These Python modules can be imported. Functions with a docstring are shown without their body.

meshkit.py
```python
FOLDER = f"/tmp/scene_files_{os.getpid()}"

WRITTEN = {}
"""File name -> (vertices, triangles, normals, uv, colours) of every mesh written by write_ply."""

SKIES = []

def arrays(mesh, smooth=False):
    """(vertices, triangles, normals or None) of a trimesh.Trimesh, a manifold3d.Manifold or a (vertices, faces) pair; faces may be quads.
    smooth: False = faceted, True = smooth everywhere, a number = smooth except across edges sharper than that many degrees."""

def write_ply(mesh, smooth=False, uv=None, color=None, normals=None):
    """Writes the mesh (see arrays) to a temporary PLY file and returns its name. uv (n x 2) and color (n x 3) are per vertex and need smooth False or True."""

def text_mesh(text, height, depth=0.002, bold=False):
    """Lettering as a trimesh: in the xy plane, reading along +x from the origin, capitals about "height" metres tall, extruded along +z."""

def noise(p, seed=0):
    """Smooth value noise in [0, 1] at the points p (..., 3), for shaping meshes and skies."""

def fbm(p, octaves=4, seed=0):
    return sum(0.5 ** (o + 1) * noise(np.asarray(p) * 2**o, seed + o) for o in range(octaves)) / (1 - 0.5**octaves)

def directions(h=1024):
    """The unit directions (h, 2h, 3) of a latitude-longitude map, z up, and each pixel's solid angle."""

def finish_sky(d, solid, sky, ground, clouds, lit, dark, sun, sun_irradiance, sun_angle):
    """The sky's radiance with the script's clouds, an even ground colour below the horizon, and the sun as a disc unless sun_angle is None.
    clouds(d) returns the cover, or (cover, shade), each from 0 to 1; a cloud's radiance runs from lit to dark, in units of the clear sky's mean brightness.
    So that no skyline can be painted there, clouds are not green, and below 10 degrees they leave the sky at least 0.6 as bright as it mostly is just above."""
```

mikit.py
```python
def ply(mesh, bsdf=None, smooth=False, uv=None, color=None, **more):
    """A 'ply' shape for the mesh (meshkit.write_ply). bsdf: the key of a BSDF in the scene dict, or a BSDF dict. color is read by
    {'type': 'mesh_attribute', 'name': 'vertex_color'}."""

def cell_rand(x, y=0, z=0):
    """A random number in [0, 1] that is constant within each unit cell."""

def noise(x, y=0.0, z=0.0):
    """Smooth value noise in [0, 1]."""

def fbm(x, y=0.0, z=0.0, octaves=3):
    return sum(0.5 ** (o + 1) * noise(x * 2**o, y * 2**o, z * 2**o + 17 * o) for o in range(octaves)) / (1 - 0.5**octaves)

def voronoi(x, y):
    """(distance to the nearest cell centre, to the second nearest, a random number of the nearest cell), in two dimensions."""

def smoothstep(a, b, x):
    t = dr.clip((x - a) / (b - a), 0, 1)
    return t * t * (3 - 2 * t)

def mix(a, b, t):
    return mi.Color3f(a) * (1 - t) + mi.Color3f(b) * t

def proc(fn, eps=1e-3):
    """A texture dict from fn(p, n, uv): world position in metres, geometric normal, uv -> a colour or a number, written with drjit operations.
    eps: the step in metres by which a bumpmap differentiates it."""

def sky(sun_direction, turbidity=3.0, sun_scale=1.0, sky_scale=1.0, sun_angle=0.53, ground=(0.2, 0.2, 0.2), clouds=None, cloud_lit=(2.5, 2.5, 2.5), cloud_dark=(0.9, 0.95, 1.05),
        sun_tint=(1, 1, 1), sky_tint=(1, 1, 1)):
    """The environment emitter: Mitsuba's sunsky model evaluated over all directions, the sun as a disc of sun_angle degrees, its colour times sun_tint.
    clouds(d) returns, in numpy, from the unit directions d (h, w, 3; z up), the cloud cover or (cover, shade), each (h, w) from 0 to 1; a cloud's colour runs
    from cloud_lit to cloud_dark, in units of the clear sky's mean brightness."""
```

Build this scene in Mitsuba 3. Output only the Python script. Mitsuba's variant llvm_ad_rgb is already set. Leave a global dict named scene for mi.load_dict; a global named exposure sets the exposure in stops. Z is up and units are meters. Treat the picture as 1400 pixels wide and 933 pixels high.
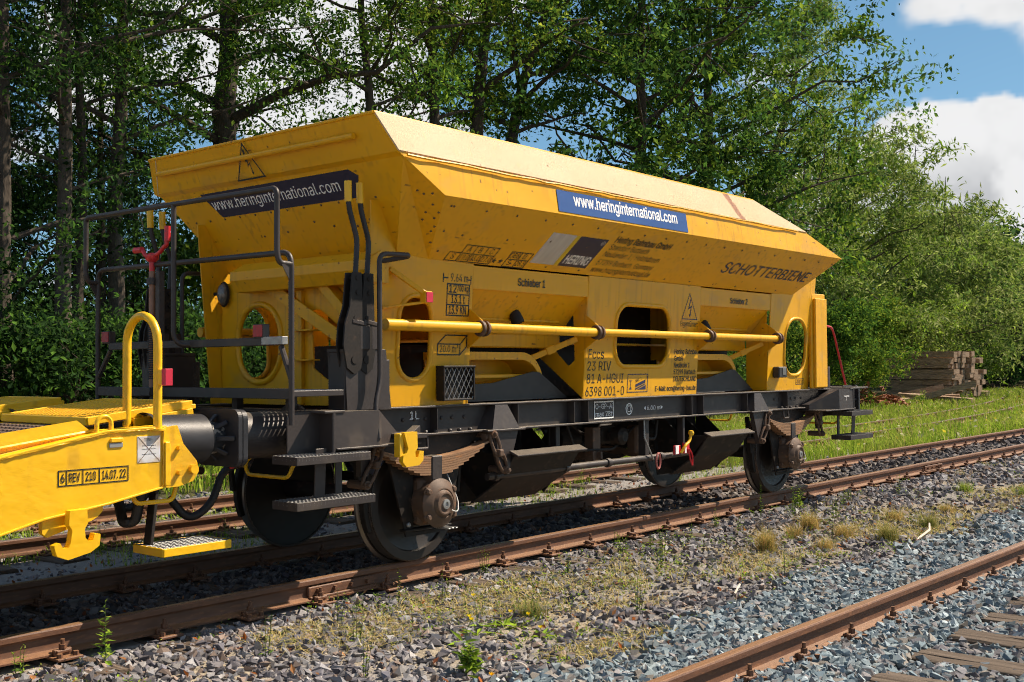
import math, random
import numpy as np, trimesh, mitsuba as mi, drjit as dr, mikit, meshkit
from shapely.geometry import Polygon, LineString, Point, box as sbox
from scipy.spatial import ConvexHull
from mikit import proc, noise, fbm, voronoi, smoothstep, mix

T = mi.ScalarTransform4f
scene, labels = {}, {}
rng = np.random.default_rng(11)

# ---------------------------------------------------------------- camera, sky, exposure
CAM = np.array([-9.2608, -7.0431, 1.4883])
YAW, PITCH, ROLL, FPX = 0.874497, 0.023311, -0.006785, 1551.25
FW = np.array([math.sin(YAW)*math.cos(PITCH), math.cos(YAW)*math.cos(PITCH), math.sin(PITCH)])
R0 = np.cross(FW, [0, 0, 1.0]); R0 /= np.linalg.norm(R0); U0 = np.cross(R0, FW)
UP = U0*math.cos(ROLL) - R0*math.sin(ROLL)
scene['camera'] = dict(type='perspective', fov=math.degrees(2*math.atan(700/FPX)), fov_axis='x', near_clip=0.05, far_clip=2000.0,
                       to_world=T().look_at(origin=CAM.tolist(), target=(CAM+FW).tolist(), up=UP.tolist()))
SUN = (0.75, -0.46, 1.0)
exposure = 1.9

def clouds(d):
    az = np.degrees(np.arctan2(d[..., 1], d[..., 0])); el = np.degrees(np.arcsin(d[..., 2]))
    q = np.stack([az/6.0, el/3.6, d[..., 0]*0+3.0], -1)
    n = meshkit.fbm(q, 6, 4)
    n2 = meshkit.fbm(np.stack([az/2.2, el/2.2, d[..., 0]*0+9.0], -1), 5, 7)
    def blob(a, e, ra, re): return np.clip(1-((az-a)/ra)**2-((el-e)/re)**2, 0, 1)
    b1 = np.maximum.reduce([blob(18.2, 10.0, 4.6, 2.9), blob(16, 9.6, 4.5, 2.8), blob(13, 9.6, 4.5, 3.4), blob(20.6, 8.6, 3.6, 3.0), blob(24, 7, 6, 3), blob(17.8, 8, 6, 4.0)])
    b2 = np.maximum(blob(16.2, 16.4, 5.6, 1.9), blob(13, 15.6, 5.0, 2.6))
    n3 = meshkit.fbm(np.stack([az/0.9, el/0.9, d[..., 0]*0+5.0], -1), 4, 3)
    c = smooth(0.05, 0.13, b1*0.55+(n2-0.5)*0.50*np.minimum(1, b1*5)+(n3-.5)*.16*np.minimum(1, b1*8)) * (b1 > 0)
    c = np.maximum(c, smooth(0.22, 0.62, b2*0.70+(n-0.5)*1.2+(n2-0.5)*0.9+(n3-.5)*.35)*(b2 > 0))
    # ordinary broken cumulus over the rest of the sky
    far = smooth(11, 30, np.abs((az-17+180) % 360-180))
    c = np.maximum(c, smooth(0.60, 0.70, n-.25*(1-far)+0.10*np.exp(-((el-14)/12)**2))*smooth(1, 4, el))
    s = np.clip(smooth(10.8, 7.8, el+(n2-0.5)*4.5)*0.55*(b1 > 0)*smooth(0.35, .6, n2)+.12*smooth(.45, .7, n3*.5+n2*.5), 0, 1)
    return np.clip(c, 0, 1), np.clip(s+0.12*n, 0, 1)

def smooth(a, b, x):
    t = np.clip((x-a)/(b-a), 0, 1); return t*t*(3-2*t)

scene['sky'] = mikit.sky(SUN, turbidity=3.0, sun_scale=1.65, sky_scale=0.78, sky_tint=(0.95, 1.22, 1.22), sun_tint=(0.97, 1.0, 1.07), clouds=clouds, cloud_lit=(3.1, 3.1, 3.1), cloud_dark=(1.15, 1.22, 1.32), ground=(0.13, 0.12, 0.09))

# ---------------------------------------------------------------- materials
def mat(name, color, rough=0.5, metal=0.0, bump=None, bscale=1.0, **kw):
    b = dict(type='principled', base_color=color if isinstance(color, dict) else {'type': 'rgb', 'value': list(color)}, roughness=rough, metallic=metal, **kw)
    if bump is not None:
        b = dict(type='bumpmap', arbitrary=proc(bump, 2e-3), scale=bscale, bsdf=b)
    scene['mat_'+name] = dict(type='twosided', bsdf=b)
    return 'mat_'+name

def vc(): return {'type': 'mesh_attribute', 'name': 'vertex_color'}

def c_yellow(p, n, uv):
    st = noise(p.x*42, p.y*42, p.z*1.1)
    big = fbm(p.x*1.1, p.y*1.1, p.z*1.5)
    c = mix((0.60, 0.296, 0.003), (0.70, 0.358, 0.006), big)
    c = mix(c, (0.36, 0.19, 0.02), smoothstep(0.55, 0.92, st)*0.48*smoothstep(0.3, .65, fbm(p.x*1.7, p.y*3, p.z*2.2)))
    sp = noise(p.x*23, p.y*23, p.z*23)
    c = mix(c, (0.12, 0.05, 0.02), smoothstep(0.90, 0.97, sp)*0.75)
    return mix(c, (0.33, 0.22, 0.10), smoothstep(0.58, 0.82, fbm(p.x*4, p.y*4, p.z*5))*0.24)
def b_panel(p, n, uv): return fbm(p.x*2.4, p.y*2.4, p.z*2.4)*0.014 + noise(p.x*160, p.y*160, p.z*160)*0.00025
YEL = mat('yellow_paint', proc(c_yellow), 0.42, bump=b_panel, bscale=1.0, specular=0.35)
def c_yellow2(p, n, uv):
    c = mix((0.74, 0.41, 0.006), (0.80, 0.46, 0.010), fbm(p.x*2, p.y*2, p.z*2))
    sp = noise(p.x*30, p.y*30, p.z*30)
    c = mix(c, (0.42, 0.22, 0.02), smoothstep(0.5, 0.8, noise(p.x*26, p.y*26, p.z*2.2))*smoothstep(.45, .7, fbm(p.x*3, p.y*3, p.z*3))*.55)
    return mix(c, (0.2, 0.09, 0.02), smoothstep(0.86, 0.93, sp*.6+.4*noise(p.x*9, p.y*9, p.z*9))*0.7)
YEL2 = mat('machine_yellow_paint', proc(c_yellow2), 0.34, bump=lambda p, n, uv: fbm(p.x*14, p.y*14, p.z*14)*0.004, bscale=1.0, specular=0.45)
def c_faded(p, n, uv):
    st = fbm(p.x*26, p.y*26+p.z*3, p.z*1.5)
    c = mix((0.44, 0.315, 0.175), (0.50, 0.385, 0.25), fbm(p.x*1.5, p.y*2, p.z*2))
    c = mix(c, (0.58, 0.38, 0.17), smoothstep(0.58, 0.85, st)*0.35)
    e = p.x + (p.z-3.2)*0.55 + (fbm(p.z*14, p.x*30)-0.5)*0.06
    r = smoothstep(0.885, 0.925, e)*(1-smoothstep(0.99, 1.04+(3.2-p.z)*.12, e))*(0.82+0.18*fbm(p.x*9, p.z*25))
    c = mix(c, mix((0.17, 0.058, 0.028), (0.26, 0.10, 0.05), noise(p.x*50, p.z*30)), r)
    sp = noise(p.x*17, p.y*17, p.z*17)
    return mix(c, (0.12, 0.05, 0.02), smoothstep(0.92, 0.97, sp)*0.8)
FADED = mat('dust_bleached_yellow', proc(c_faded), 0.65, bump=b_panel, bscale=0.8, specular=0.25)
def c_grey(p, n, uv):
    c = mix((0.026, 0.021, 0.0205), (0.042, 0.034, 0.032), fbm(p.x*3, p.y*3, p.z*3))
    c = mix(c, (0.11, 0.085, 0.062), smoothstep(0.55, 0.8, fbm(p.x*9, p.y*9, p.z*5))*0.35)
    dust = smoothstep(0.75, 0.98, n.z)
    return mix(c, (0.16, 0.135, 0.10), dust*0.55)
GREY = mat('frame_grey_paint', proc(c_grey), 0.48, bump=lambda p, n, uv: fbm(p.x*40, p.y*40, p.z*40)*0.001, specular=0.4)
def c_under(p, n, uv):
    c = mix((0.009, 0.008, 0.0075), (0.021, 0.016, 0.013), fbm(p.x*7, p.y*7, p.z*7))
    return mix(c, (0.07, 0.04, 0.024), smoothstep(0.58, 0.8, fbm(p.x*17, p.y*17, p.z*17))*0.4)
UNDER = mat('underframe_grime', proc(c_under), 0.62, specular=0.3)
def c_brake(p, n, uv):
    c = mix((0.062, 0.038, 0.026), (0.13, 0.085, 0.060), fbm(p.x*12, p.y*12, p.z*12))
    return mix(c, (0.22, 0.10, 0.045), smoothstep(0.6, 0.8, fbm(p.x*25, p.y*25, p.z*25))*0.5)
BROWN = mat('brake_dust_steel', proc(c_brake), 0.6, specular=0.3)
def c_leaf_sp(p, n, uv):
    c = mix((0.15, 0.085, 0.05), (0.32, 0.185, 0.10), fbm(p.x*3, p.y*10, p.z*60))
    return mix(c, (0.36, 0.155, 0.05), smoothstep(0.55, 0.8, fbm(p.x*8, p.y*8, p.z*40))*0.55)
SPRING = mat('spring_rust', proc(c_leaf_sp), 0.55, specular=0.35)
def c_rail(p, n, uv):
    c = mix((0.075, 0.034, 0.020), (0.155, 0.072, 0.038), fbm(p.x*7, p.y*30, p.z*30))
    c = mix(c, (0.22, 0.095, 0.04), smoothstep(0.55, 0.75, fbm(p.x*19, p.y*60, p.z*60))*0.5)
    return mix(c, (0.30, 0.17, 0.085), smoothstep(0.8, 0.99, n.z)*0.35)
RAIL = mat('rail_rust', proc(c_rail), 0.6, bump=lambda p, n, uv: fbm(p.x*60, p.y*60, p.z*60)*0.0012, specular=0.4)
RHEAD = mat('rail_running_surface', proc(lambda p, n, uv: mix((0.25, 0.130, 0.068), (0.42, 0.25, 0.145), fbm(p.x*2.0, p.y*220, p.z*3))), 0.36, metal=0.5)
RHEAD2 = mat('worn_rail_running_surface', proc(lambda p, n, uv: mix((0.42, 0.36, 0.32), (0.55, 0.50, 0.46), fbm(p.x*1.5, p.y*240, p.z*3))), 0.32, metal=0.85)
def c_wood(p, n, uv):
    g = fbm(p.x*34+fbm(p.x*3, p.y*2)*2.0, p.y*1.7, p.z*34)
    c = mix((0.05, 0.038, 0.029), (0.135, 0.105, 0.080), g)
    return mix(c, (0.055, 0.038, 0.026), smoothstep(0.58, 0.72, fbm(p.x*40, p.y*1.1, p.z*40+3))*0.7)
WOOD = mat('weathered_sleeper_wood', proc(c_wood), 0.85, bump=lambda p, n, uv: fbm(p.x*40, p.y*2, p.z*40)*0.008, specular=0.2)
def c_wood2(p, n, uv):
    g = fbm(p.x*6, p.y*6, p.z*22)
    return mix((0.10, 0.065, 0.045), (0.46, 0.33, 0.23), g)
WOOD2 = mat('stacked_sleeper_wood', proc(c_wood2), 0.85, specular=0.2)
SCRAP = mat('scrap_rust', proc(lambda p, n, uv: mix((0.15, 0.052, 0.026), (0.36, 0.135, 0.06), fbm(p.x*5, p.y*5, p.z*5))), 0.65, specular=0.3)
BLACKP = mat('black_print', (0.012, 0.011, 0.012), 0.5)
NAVY = mat('navy_sign_film', (0.007, 0.010, 0.040), 0.45)
BLUE = mat('blue_sign_film', proc(lambda p, n, uv: mix((0.018, 0.058, 0.20), (0.028, 0.08, 0.25), fbm(p.x*2, p.z*9))), 0.35)
WHITE = mat('white_print', (0.72, 0.72, 0.72), 0.5)
LOGOW = mat('soiled_white_film', proc(lambda p, n, uv: mix((0.34, 0.32, 0.29), (0.50, 0.48, 0.44), fbm(p.x*40, p.y*5, p.z*5))), 0.5)
LOGOY = mat('logo_yellow_film', (0.50, 0.36, 0.012), 0.5)
NAVYT = mat('navy_print', (0.014, 0.018, 0.065), 0.5)
RED = mat('red_paint', (0.50, 0.022, 0.030), 0.35)
REFL = mat('red_reflector', (0.50, 0.018, 0.045), 0.3, clearcoat=0.3)
REFLD = mat('dull_red_reflector', (0.28, 0.014, 0.02), 0.4)
GALV = mat('galvanised_steel', proc(lambda p, n, uv: mix((0.22, 0.22, 0.22), (0.42, 0.42, 0.41), fbm(p.x*30, p.y*30, p.z*30))), 0.42, metal=0.6)
TREAD = mat('step_grating_steel', proc(lambda p, n, uv: mix((0.10, 0.10, 0.10), (0.24, 0.24, 0.24), fbm(p.x*60, p.y*60, p.z*60))), 0.45, metal=0.5)
RUBBER = mat('black_rubber', proc(lambda p, n, uv: mix((0.012, 0.012, 0.013), (0.03, 0.028, 0.027), fbm(p.x*8, p.y*8, p.z*8))), 0.55)
GREASE = mat('greasy_black_steel', proc(lambda p, n, uv: mix((0.012, 0.013, 0.016), (0.035, 0.035, 0.04), fbm(p.x*9, p.y*9, p.z*9))), 0.46, specular=0.35)
HANDLEY = mat('yellow_grip', (0.70, 0.40, 0.01), 0.4)
WHEEL = mat('wheel_steel', proc(lambda p, n, uv: mix((0.009, 0.007, 0.006), (0.024, 0.016, 0.013), fbm(p.x*6, p.y*6, p.z*6))), 0.5)
TREADW = mat('wheel_tread_steel', (0.22, 0.19, 0.17), 0.3, metal=0.8)
LAMPG = mat('lamp_glass', (0.10, 0.10, 0.095), 0.12, clearcoat=1.0, specular=0.8)
BARK = mat('bark', proc(lambda p, n, uv: mix((0.030, 0.024, 0.019), (0.10, 0.082, 0.065), fbm(p.x*13, p.y*13, p.z*4))), 0.9, bump=lambda p, n, uv: fbm(p.x*18, p.y*18, p.z*5)*0.03, specular=0.15)
BARKL = mat('pale_bark', proc(lambda p, n, uv: mix((0.034, 0.028, 0.022), (0.15, 0.125, 0.10), fbm(p.x*9, p.y*9, p.z*6))), 0.9, bump=lambda p, n, uv: fbm(p.x*18, p.y*18, p.z*8)*0.03, specular=0.15)
PAPER = mat('weathered_white_plate', proc(lambda p, n, uv: mix((0.55, 0.55, 0.56), (0.44, 0.36, 0.28), smoothstep(0.45, 0.75, fbm(p.x*14, p.y*14, p.z*14)))), 0.5)
def leafmat(name, trans=0.7, rough=0.42, spec=0.5):
    scene['mat_'+name] = dict(type='principledthin', base_color=vc(), roughness=rough, diff_trans=trans, eta=1.5)
    return 'mat_'+name
LEAF = leafmat('leaf', 0.9, 0.36)
BLADE = leafmat('grass_blade', 0.6, 0.5)
PETAL = leafmat('petal', 0.6, 0.6)
STONE = mat('crushed_stone', vc(), 0.8, specular=0.25)
def c_ground(p, n, uv):
    g = fbm(p.x*26, p.y*26); f = fbm(p.x*1.3, p.y*1.3)
    c = mix((0.15, 0.139, 0.128), (0.29, 0.268, 0.245), g)
    c = mix(c, (0.30, 0.245, 0.15), smoothstep(0.50, 0.72, f)*0.5)
    # fine pale grit of the walkway beside the second track
    walk = smoothstep(0.9, 1.2, p.y)*(1-smoothstep(2.5, 3.0, p.y))
    c = mix(c, mix((0.17, 0.16, 0.15), (0.32, 0.30, 0.28), fbm(p.x*45, p.y*45)), walk*0.8)
    soil = smoothstep(5.2, 6.5, p.y+(f-0.5)*2)
    return mix(c, mix((0.035, 0.032, 0.018), (0.075, 0.075, 0.035), g), soil)
GROUND = mat('grit_and_soil', proc(c_ground), 0.95, bump=lambda p, n, uv: fbm(p.x*45, p.y*45)*0.020+fbm(p.x*9, p.y*9)*0.03, bscale=1.0, specular=0.1)

# ---------------------------------------------------------------- mesh helpers
def _bevel_faces():
    s = np.array([(x, y, z) for x in (-1, 1) for y in (-1, 1) for z in (-1, 1)], float)
    pts = np.concatenate([s*np.where(np.arange(3) == k, 1.0, 0.8) for k in range(3)])
    h = ConvexHull(pts); f = h.simplices.copy()
    for i, t in enumerate(f):
        a, b, c = pts[t]
        if np.dot(np.cross(b-a, c-a), a+b+c) < 0: f[i] = t[::-1]
    return s, f
_S8, _BF = _bevel_faces()

class G:
    def __init__(s): s.v, s.f, s.n = [], [], 0
    def add(s, v, f):
        v = np.asarray(v, float); s.v.append(v); s.f.append(np.asarray(f, int)+s.n); s.n += len(v); return s
    def mesh(s, m): return s.add(m.vertices, m.faces)
    def local(s, o, ex, ey, ez, hx, hy, hz, c=0.004):
        h = np.array([hx, hy, hz], float); c = min(c, h.min()*0.45)
        pts = np.concatenate([_S8*np.where(np.arange(3) == k, h, h-c) for k in range(3)])
        M = np.stack([ex, ey, ez]); return s.add(np.asarray(o)+pts@M, _BF)
    def box(s, lo, hi, c=0.004):
        lo, hi = np.minimum(lo, hi), np.maximum(lo, hi)
        return s.local((lo+hi)/2, [1, 0, 0], [0, 1, 0], [0, 0, 1], *((hi-lo)/2), c)
    def bar(s, a, b, w, h, up=(0, 0, 1), c=0.004, ext=0):
        a, b = np.asarray(a, float), np.asarray(b, float); d = b-a; L = np.linalg.norm(d); d /= L
        y = np.cross(up, d); y /= np.linalg.norm(y); z = np.cross(d, y)
        return s.local((a+b)/2, d, y, z, L/2+ext, w/2, h/2, c)
    def cyl(s, a, b, r, n=16, r2=None): return s.tube([a, b], [r, r if r2 is None else r2], n)
    def tube(s, path, r, n=10, cap=True):
        P = np.asarray(path, float); k = len(P); R = np.broadcast_to(np.asarray(r, float), (k,))
        t = np.gradient(P, axis=0) if k > 2 else np.repeat(P[1:]-P[:1], 2, 0)
        t /= np.linalg.norm(t, axis=1, keepdims=True)
        u = np.cross(t[0], [0, 0, 1.0] if abs(t[0][2]) < .9 else [1.0, 0, 0]); u /= np.linalg.norm(u)
        a = np.arange(n)*2*np.pi/n; V = []
        for i in range(k):
            u = u-t[i]*(u@t[i]); u /= np.linalg.norm(u); w = np.cross(t[i], u)
            V.append(P[i]+R[i]*(np.cos(a)[:, None]*u+np.sin(a)[:, None]*w))
        V = np.concatenate(V); j = np.arange(n); F = []
        for i in range(k-1):
            p, q, p2, q2 = i*n+j, i*n+(j+1) % n, (i+1)*n+j, (i+1)*n+(j+1) % n
            F += [np.stack([p, q, q2], 1), np.stack([p, q2, p2], 1)]
        if cap:
            V = np.vstack([V, P[0], P[-1]])
            F += [np.stack([j*0+k*n, (j+1) % n, j], 1), np.stack([j*0+k*n+1, (k-1)*n+j, (k-1)*n+(j+1) % n], 1)]
        return s.add(V, np.concatenate(F))
    def lathe(s, o, ax, prof, n=28):
        ax = np.asarray(ax, float); ax /= np.linalg.norm(ax)
        u = np.cross(ax, [0, 0, 1.0] if abs(ax[2]) < .9 else [1.0, 0, 0]); u /= np.linalg.norm(u); w = np.cross(ax, u)
        a = np.arange(n)*2*np.pi/n; d = np.cos(a)[:, None]*u+np.sin(a)[:, None]*w
        V = np.concatenate([np.asarray(o)+ax*h+d*r for h, r in prof]); j = np.arange(n); F = []
        for i in range(len(prof)-1):
            p, q, p2, q2 = i*n+j, i*n+(j+1) % n, (i+1)*n+j, (i+1)*n+(j+1) % n
            F += [np.stack([p, q, q2], 1), np.stack([p, q2, p2], 1)]
        return s.add(V, np.concatenate(F))
    def plate(s, poly, o, u, v, th):
        """shapely polygon in (u, v) from o, thickness th along u x v."""
        u, v, o = (np.asarray(x, float) for x in (u, v, o)); n = np.cross(u, v)
        for g in getattr(poly, 'geoms', [poly]):
            m = trimesh.creation.extrude_polygon(g, abs(th), engine='earcut')
            q = m.vertices; s.add(o+q[:, :1]*u+q[:, 1:2]*v+q[:, 2:]*n*np.sign(th), m.faces)
        return s
    def quad(s, *p):
        p = np.asarray(p, float); return s.add(p, [[0, i, i+1] for i in range(1, len(p)-1)])
    def mirror(s):
        for v, f in list(zip(s.v, s.f)):
            base = s.n; w = v*[1, -1, 1]; s.v.append(w); s.f.append((f-f.min())[:, ::-1]+base); s.n += len(w)
        return s
    def tm(s): return (np.concatenate(s.v), np.concatenate(s.f))

def fillet(pts, r, n=6):
    pts = [np.asarray(p, float) for p in pts]; out = [pts[0]]
    for i in range(1, len(pts)-1):
        a, b, c = pts[i-1], pts[i], pts[i+1]; d1, d2 = a-b, c-b; l1, l2 = np.linalg.norm(d1), np.linalg.norm(d2)
        q = min(r, l1*.49, l2*.49); p0, p2 = b+d1/l1*q, b+d2/l2*q
        for k in range(n+1):
            t = k/n; out.append((1-t)**2*p0+2*t*(1-t)*b+t*t*p2)
    return out+[pts[-1]]

def rrect(x0, y0, x1, y1, r): return sbox(x0+r, y0+r, x1-r, y1-r).buffer(r, quad_segs=8)

used = {}
def nm(key):
    k = used.get(key, 0); used[key] = k+1
    return key if k == 0 else f'{key}_{k:03d}'
def put(key, g, m, smooth=False, **kw):
    key = nm(key); scene[key] = mikit.ply(g.tm() if isinstance(g, G) else g, m, smooth, **kw); return key
def put_each(key, g, m, smooth=False):
    f0 = 0
    for v, f in zip(g.v, g.f):
        h = G(); h.add(v, f-f0); f0 += len(v); put(key, h, m, smooth)
def lab(key, label, cat, group=None, kind=None):
    labels[key] = {'label': label, 'category': cat}
    if group: labels[key]['group'] = group
    if kind: labels[key]['kind'] = kind
    return key
def part_label(key, text): labels[key] = {'label': text}; return key
def text(key, s, o, u, v, h, m, width=None, bold=False, lift=0.0014, center=False):
    """lettering h tall, standing at o, reading along u, up along v, lifted off the face."""
    u, v, o = (np.asarray(x, float) for x in (u, v, o)); v = v/np.linalg.norm(v); n = np.cross(u, v)
    t = meshkit.text_mesh(s, h, 0.0004, bold); q = np.array(t.vertices)
    w = q[:, 0].max()-q[:, 0].min(); k = 0.82 if width is None else width/w
    x = (q[:, 0]-q[:, 0].min())*k - (w*k/2 if center else 0)
    return put(key, (o+x[:, None]*u+q[:, 1:2]*v+(q[:, 2:]+lift)*n, t.faces), m)
def frame_lines(g, o, u, v, lines, w, lift=0.0014):
    u, v, o = (np.asarray(x, float) for x in (u, v, o)); v = v/np.linalg.norm(v); n = np.cross(u, v)
    for l in lines:
        p = LineString(l).buffer(w/2, cap_style=3, join_style=2)
        g.plate(p, o+n*lift, u, v, 0.0004)
    return g
def rect(x0, y0, x1, y1): return [(x0, y0), (x1, y0), (x1, y1), (x0, y1), (x0, y0)]

# ---------------------------------------------------------------- ground, ballast, tracks
def curve2(x):  # centre line of the second track, bending away past the wagon
    x = np.asarray(x, float); return 3.75+np.where(x > 6, 0.0030*(np.maximum(x, 6)-6)**2*np.where(x > 40, 1, 1), 0)
Y0, Y2 = -4.90, 3.75          # foreground track, second track
def gz(x, y):
    x, y = np.asarray(x, float), np.asarray(y, float)
    q = np.stack([x*0.9, y*0.9, x*0], -1)
    z = -0.225+(meshkit.fbm(q, 4, 2)-0.5)*0.07
    for c, w in ((0.0, 1.55), (Y0, 1.75)):
        z = z+0.035*np.clip(1-(np.abs(y-c)-w)/0.6, 0, 1)*np.where(x < 60, 1, 0)
    z = z-0.02*np.exp(-((y+2.5)/0.5)**2)
    return z
gx = np.concatenate([-12-np.geomspace(600, 0.6, 26), np.arange(-12, 16, 0.15), np.arange(16, 60, 0.6), 60+np.geomspace(0.8, 700, 30)])
gy = np.concatenate([-8-np.geomspace(600, 0.6, 24), np.arange(-8, 6, 0.14), np.arange(6, 24, 0.6), 24+np.geomspace(0.8, 700, 30)])
XX, YY = np.meshgrid(gx, gy, indexing='ij'); ZZ = gz(XX, YY)
nx_, ny_ = XX.shape; ii = np.arange(nx_*ny_).reshape(nx_, ny_)
gf = np.concatenate([np.stack([ii[:-1, :-1], ii[1:, :-1], ii[1:, 1:]], -1).reshape(-1, 3), np.stack([ii[:-1, :-1], ii[1:, 1:], ii[:-1, 1:]], -1).reshape(-1, 3)])
put('ground', (np.stack([XX, YY, ZZ], -1).reshape(-1, 3), gf), GROUND, True)
lab('ground', 'grey brown grit and soil between and beside the tracks', 'ground', kind='structure')

def inview(x, y, margin=0.14, z=-0.2):
    d = np.stack([x-CAM[0], y-CAM[1], np.full_like(x, z)-CAM[2]], -1)
    w = d@FW; return (w > 0.5) & (np.abs(d@R0) < w*(700/FPX+margin)) & (d@U0 > -w*(466/FPX+margin))
def dist(x, y): return np.hypot(x-CAM[0], y-CAM[1])

ico = trimesh.creation.icosphere(subdivisions=0)
def stone_shapes(n, r):
    out = []
    for _ in range(n):
        p = np.vstack([np.eye(3), -np.eye(3), r.normal(size=(1, 3))])+r.normal(0, .34, (7, 3)); p /= np.linalg.norm(p, axis=1, keepdims=True); p *= r.uniform(.78, 1.15, (7, 1)); p *= [1, r.uniform(.6, .9), r.uniform(.45, .75)]
        h = trimesh.convex.convex_hull(p); out.append((np.array(h.vertices), np.array(h.faces)))
    return out
def scatter(shapes, P, S, r, tilt=0.6):
    """copies of random shapes at P with sizes S, freely turned: (v, f, index of the copy per vertex)"""
    V, F, I, n = [], [], [], 0
    pick = r.integers(0, len(shapes), len(P))
    for k, (v, f) in enumerate(shapes):
        ids = np.nonzero(pick == k)[0]
        if not len(ids): continue
        a = r.uniform(0, 2*np.pi, len(ids)); b = r.normal(0, tilt, len(ids)); c = r.normal(0, tilt, len(ids))
        ca, sa, cb, sb, cc, sc = np.cos(a), np.sin(a), np.cos(b), np.sin(b), np.cos(c), np.sin(c); o = np.zeros_like(a); e = o+1
        Rz = np.stack([np.stack([ca, -sa, o], -1), np.stack([sa, ca, o], -1), np.stack([o, o, e], -1)], 1)
        Rx = np.stack([np.stack([e, o, o], -1), np.stack([o, cb, -sb], -1), np.stack([o, sb, cb], -1)], 1)
        Ry = np.stack([np.stack([cc, o, sc], -1), np.stack([o, e, o], -1), np.stack([-sc, o, cc], -1)], 1)
        M = Rz@Rx@Ry
        w = np.einsum('nij,vj->nvi', M, v)*S[ids][:, None, None]+P[ids][:, None, :]
        V.append(w.reshape(-1, 3)); F.append((f[None]+(np.arange(len(ids))*len(v))[:, None, None]).reshape(-1, 3)+n); I.append(np.repeat(ids, len(v))); n += len(ids)*len(v)
    return np.concatenate(V), np.concatenate(F), np.concatenate(I)
def pts(n, x0, x1, y0, y1, r, dens=None, d0=7.0, pw=1.5):
    x, y = r.uniform(x0, x1, n), r.uniform(y0, y1, n)
    d = dist(x, y); ok = inview(x, y) & (r.uniform(size=n) < np.minimum(1, (d0/d)**pw))
    if dens is not None: ok &= r.uniform(size=n) < dens(x, y)
    return x[ok], y[ok]
SH = stone_shapes(24, np.random.default_rng(5))
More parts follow.
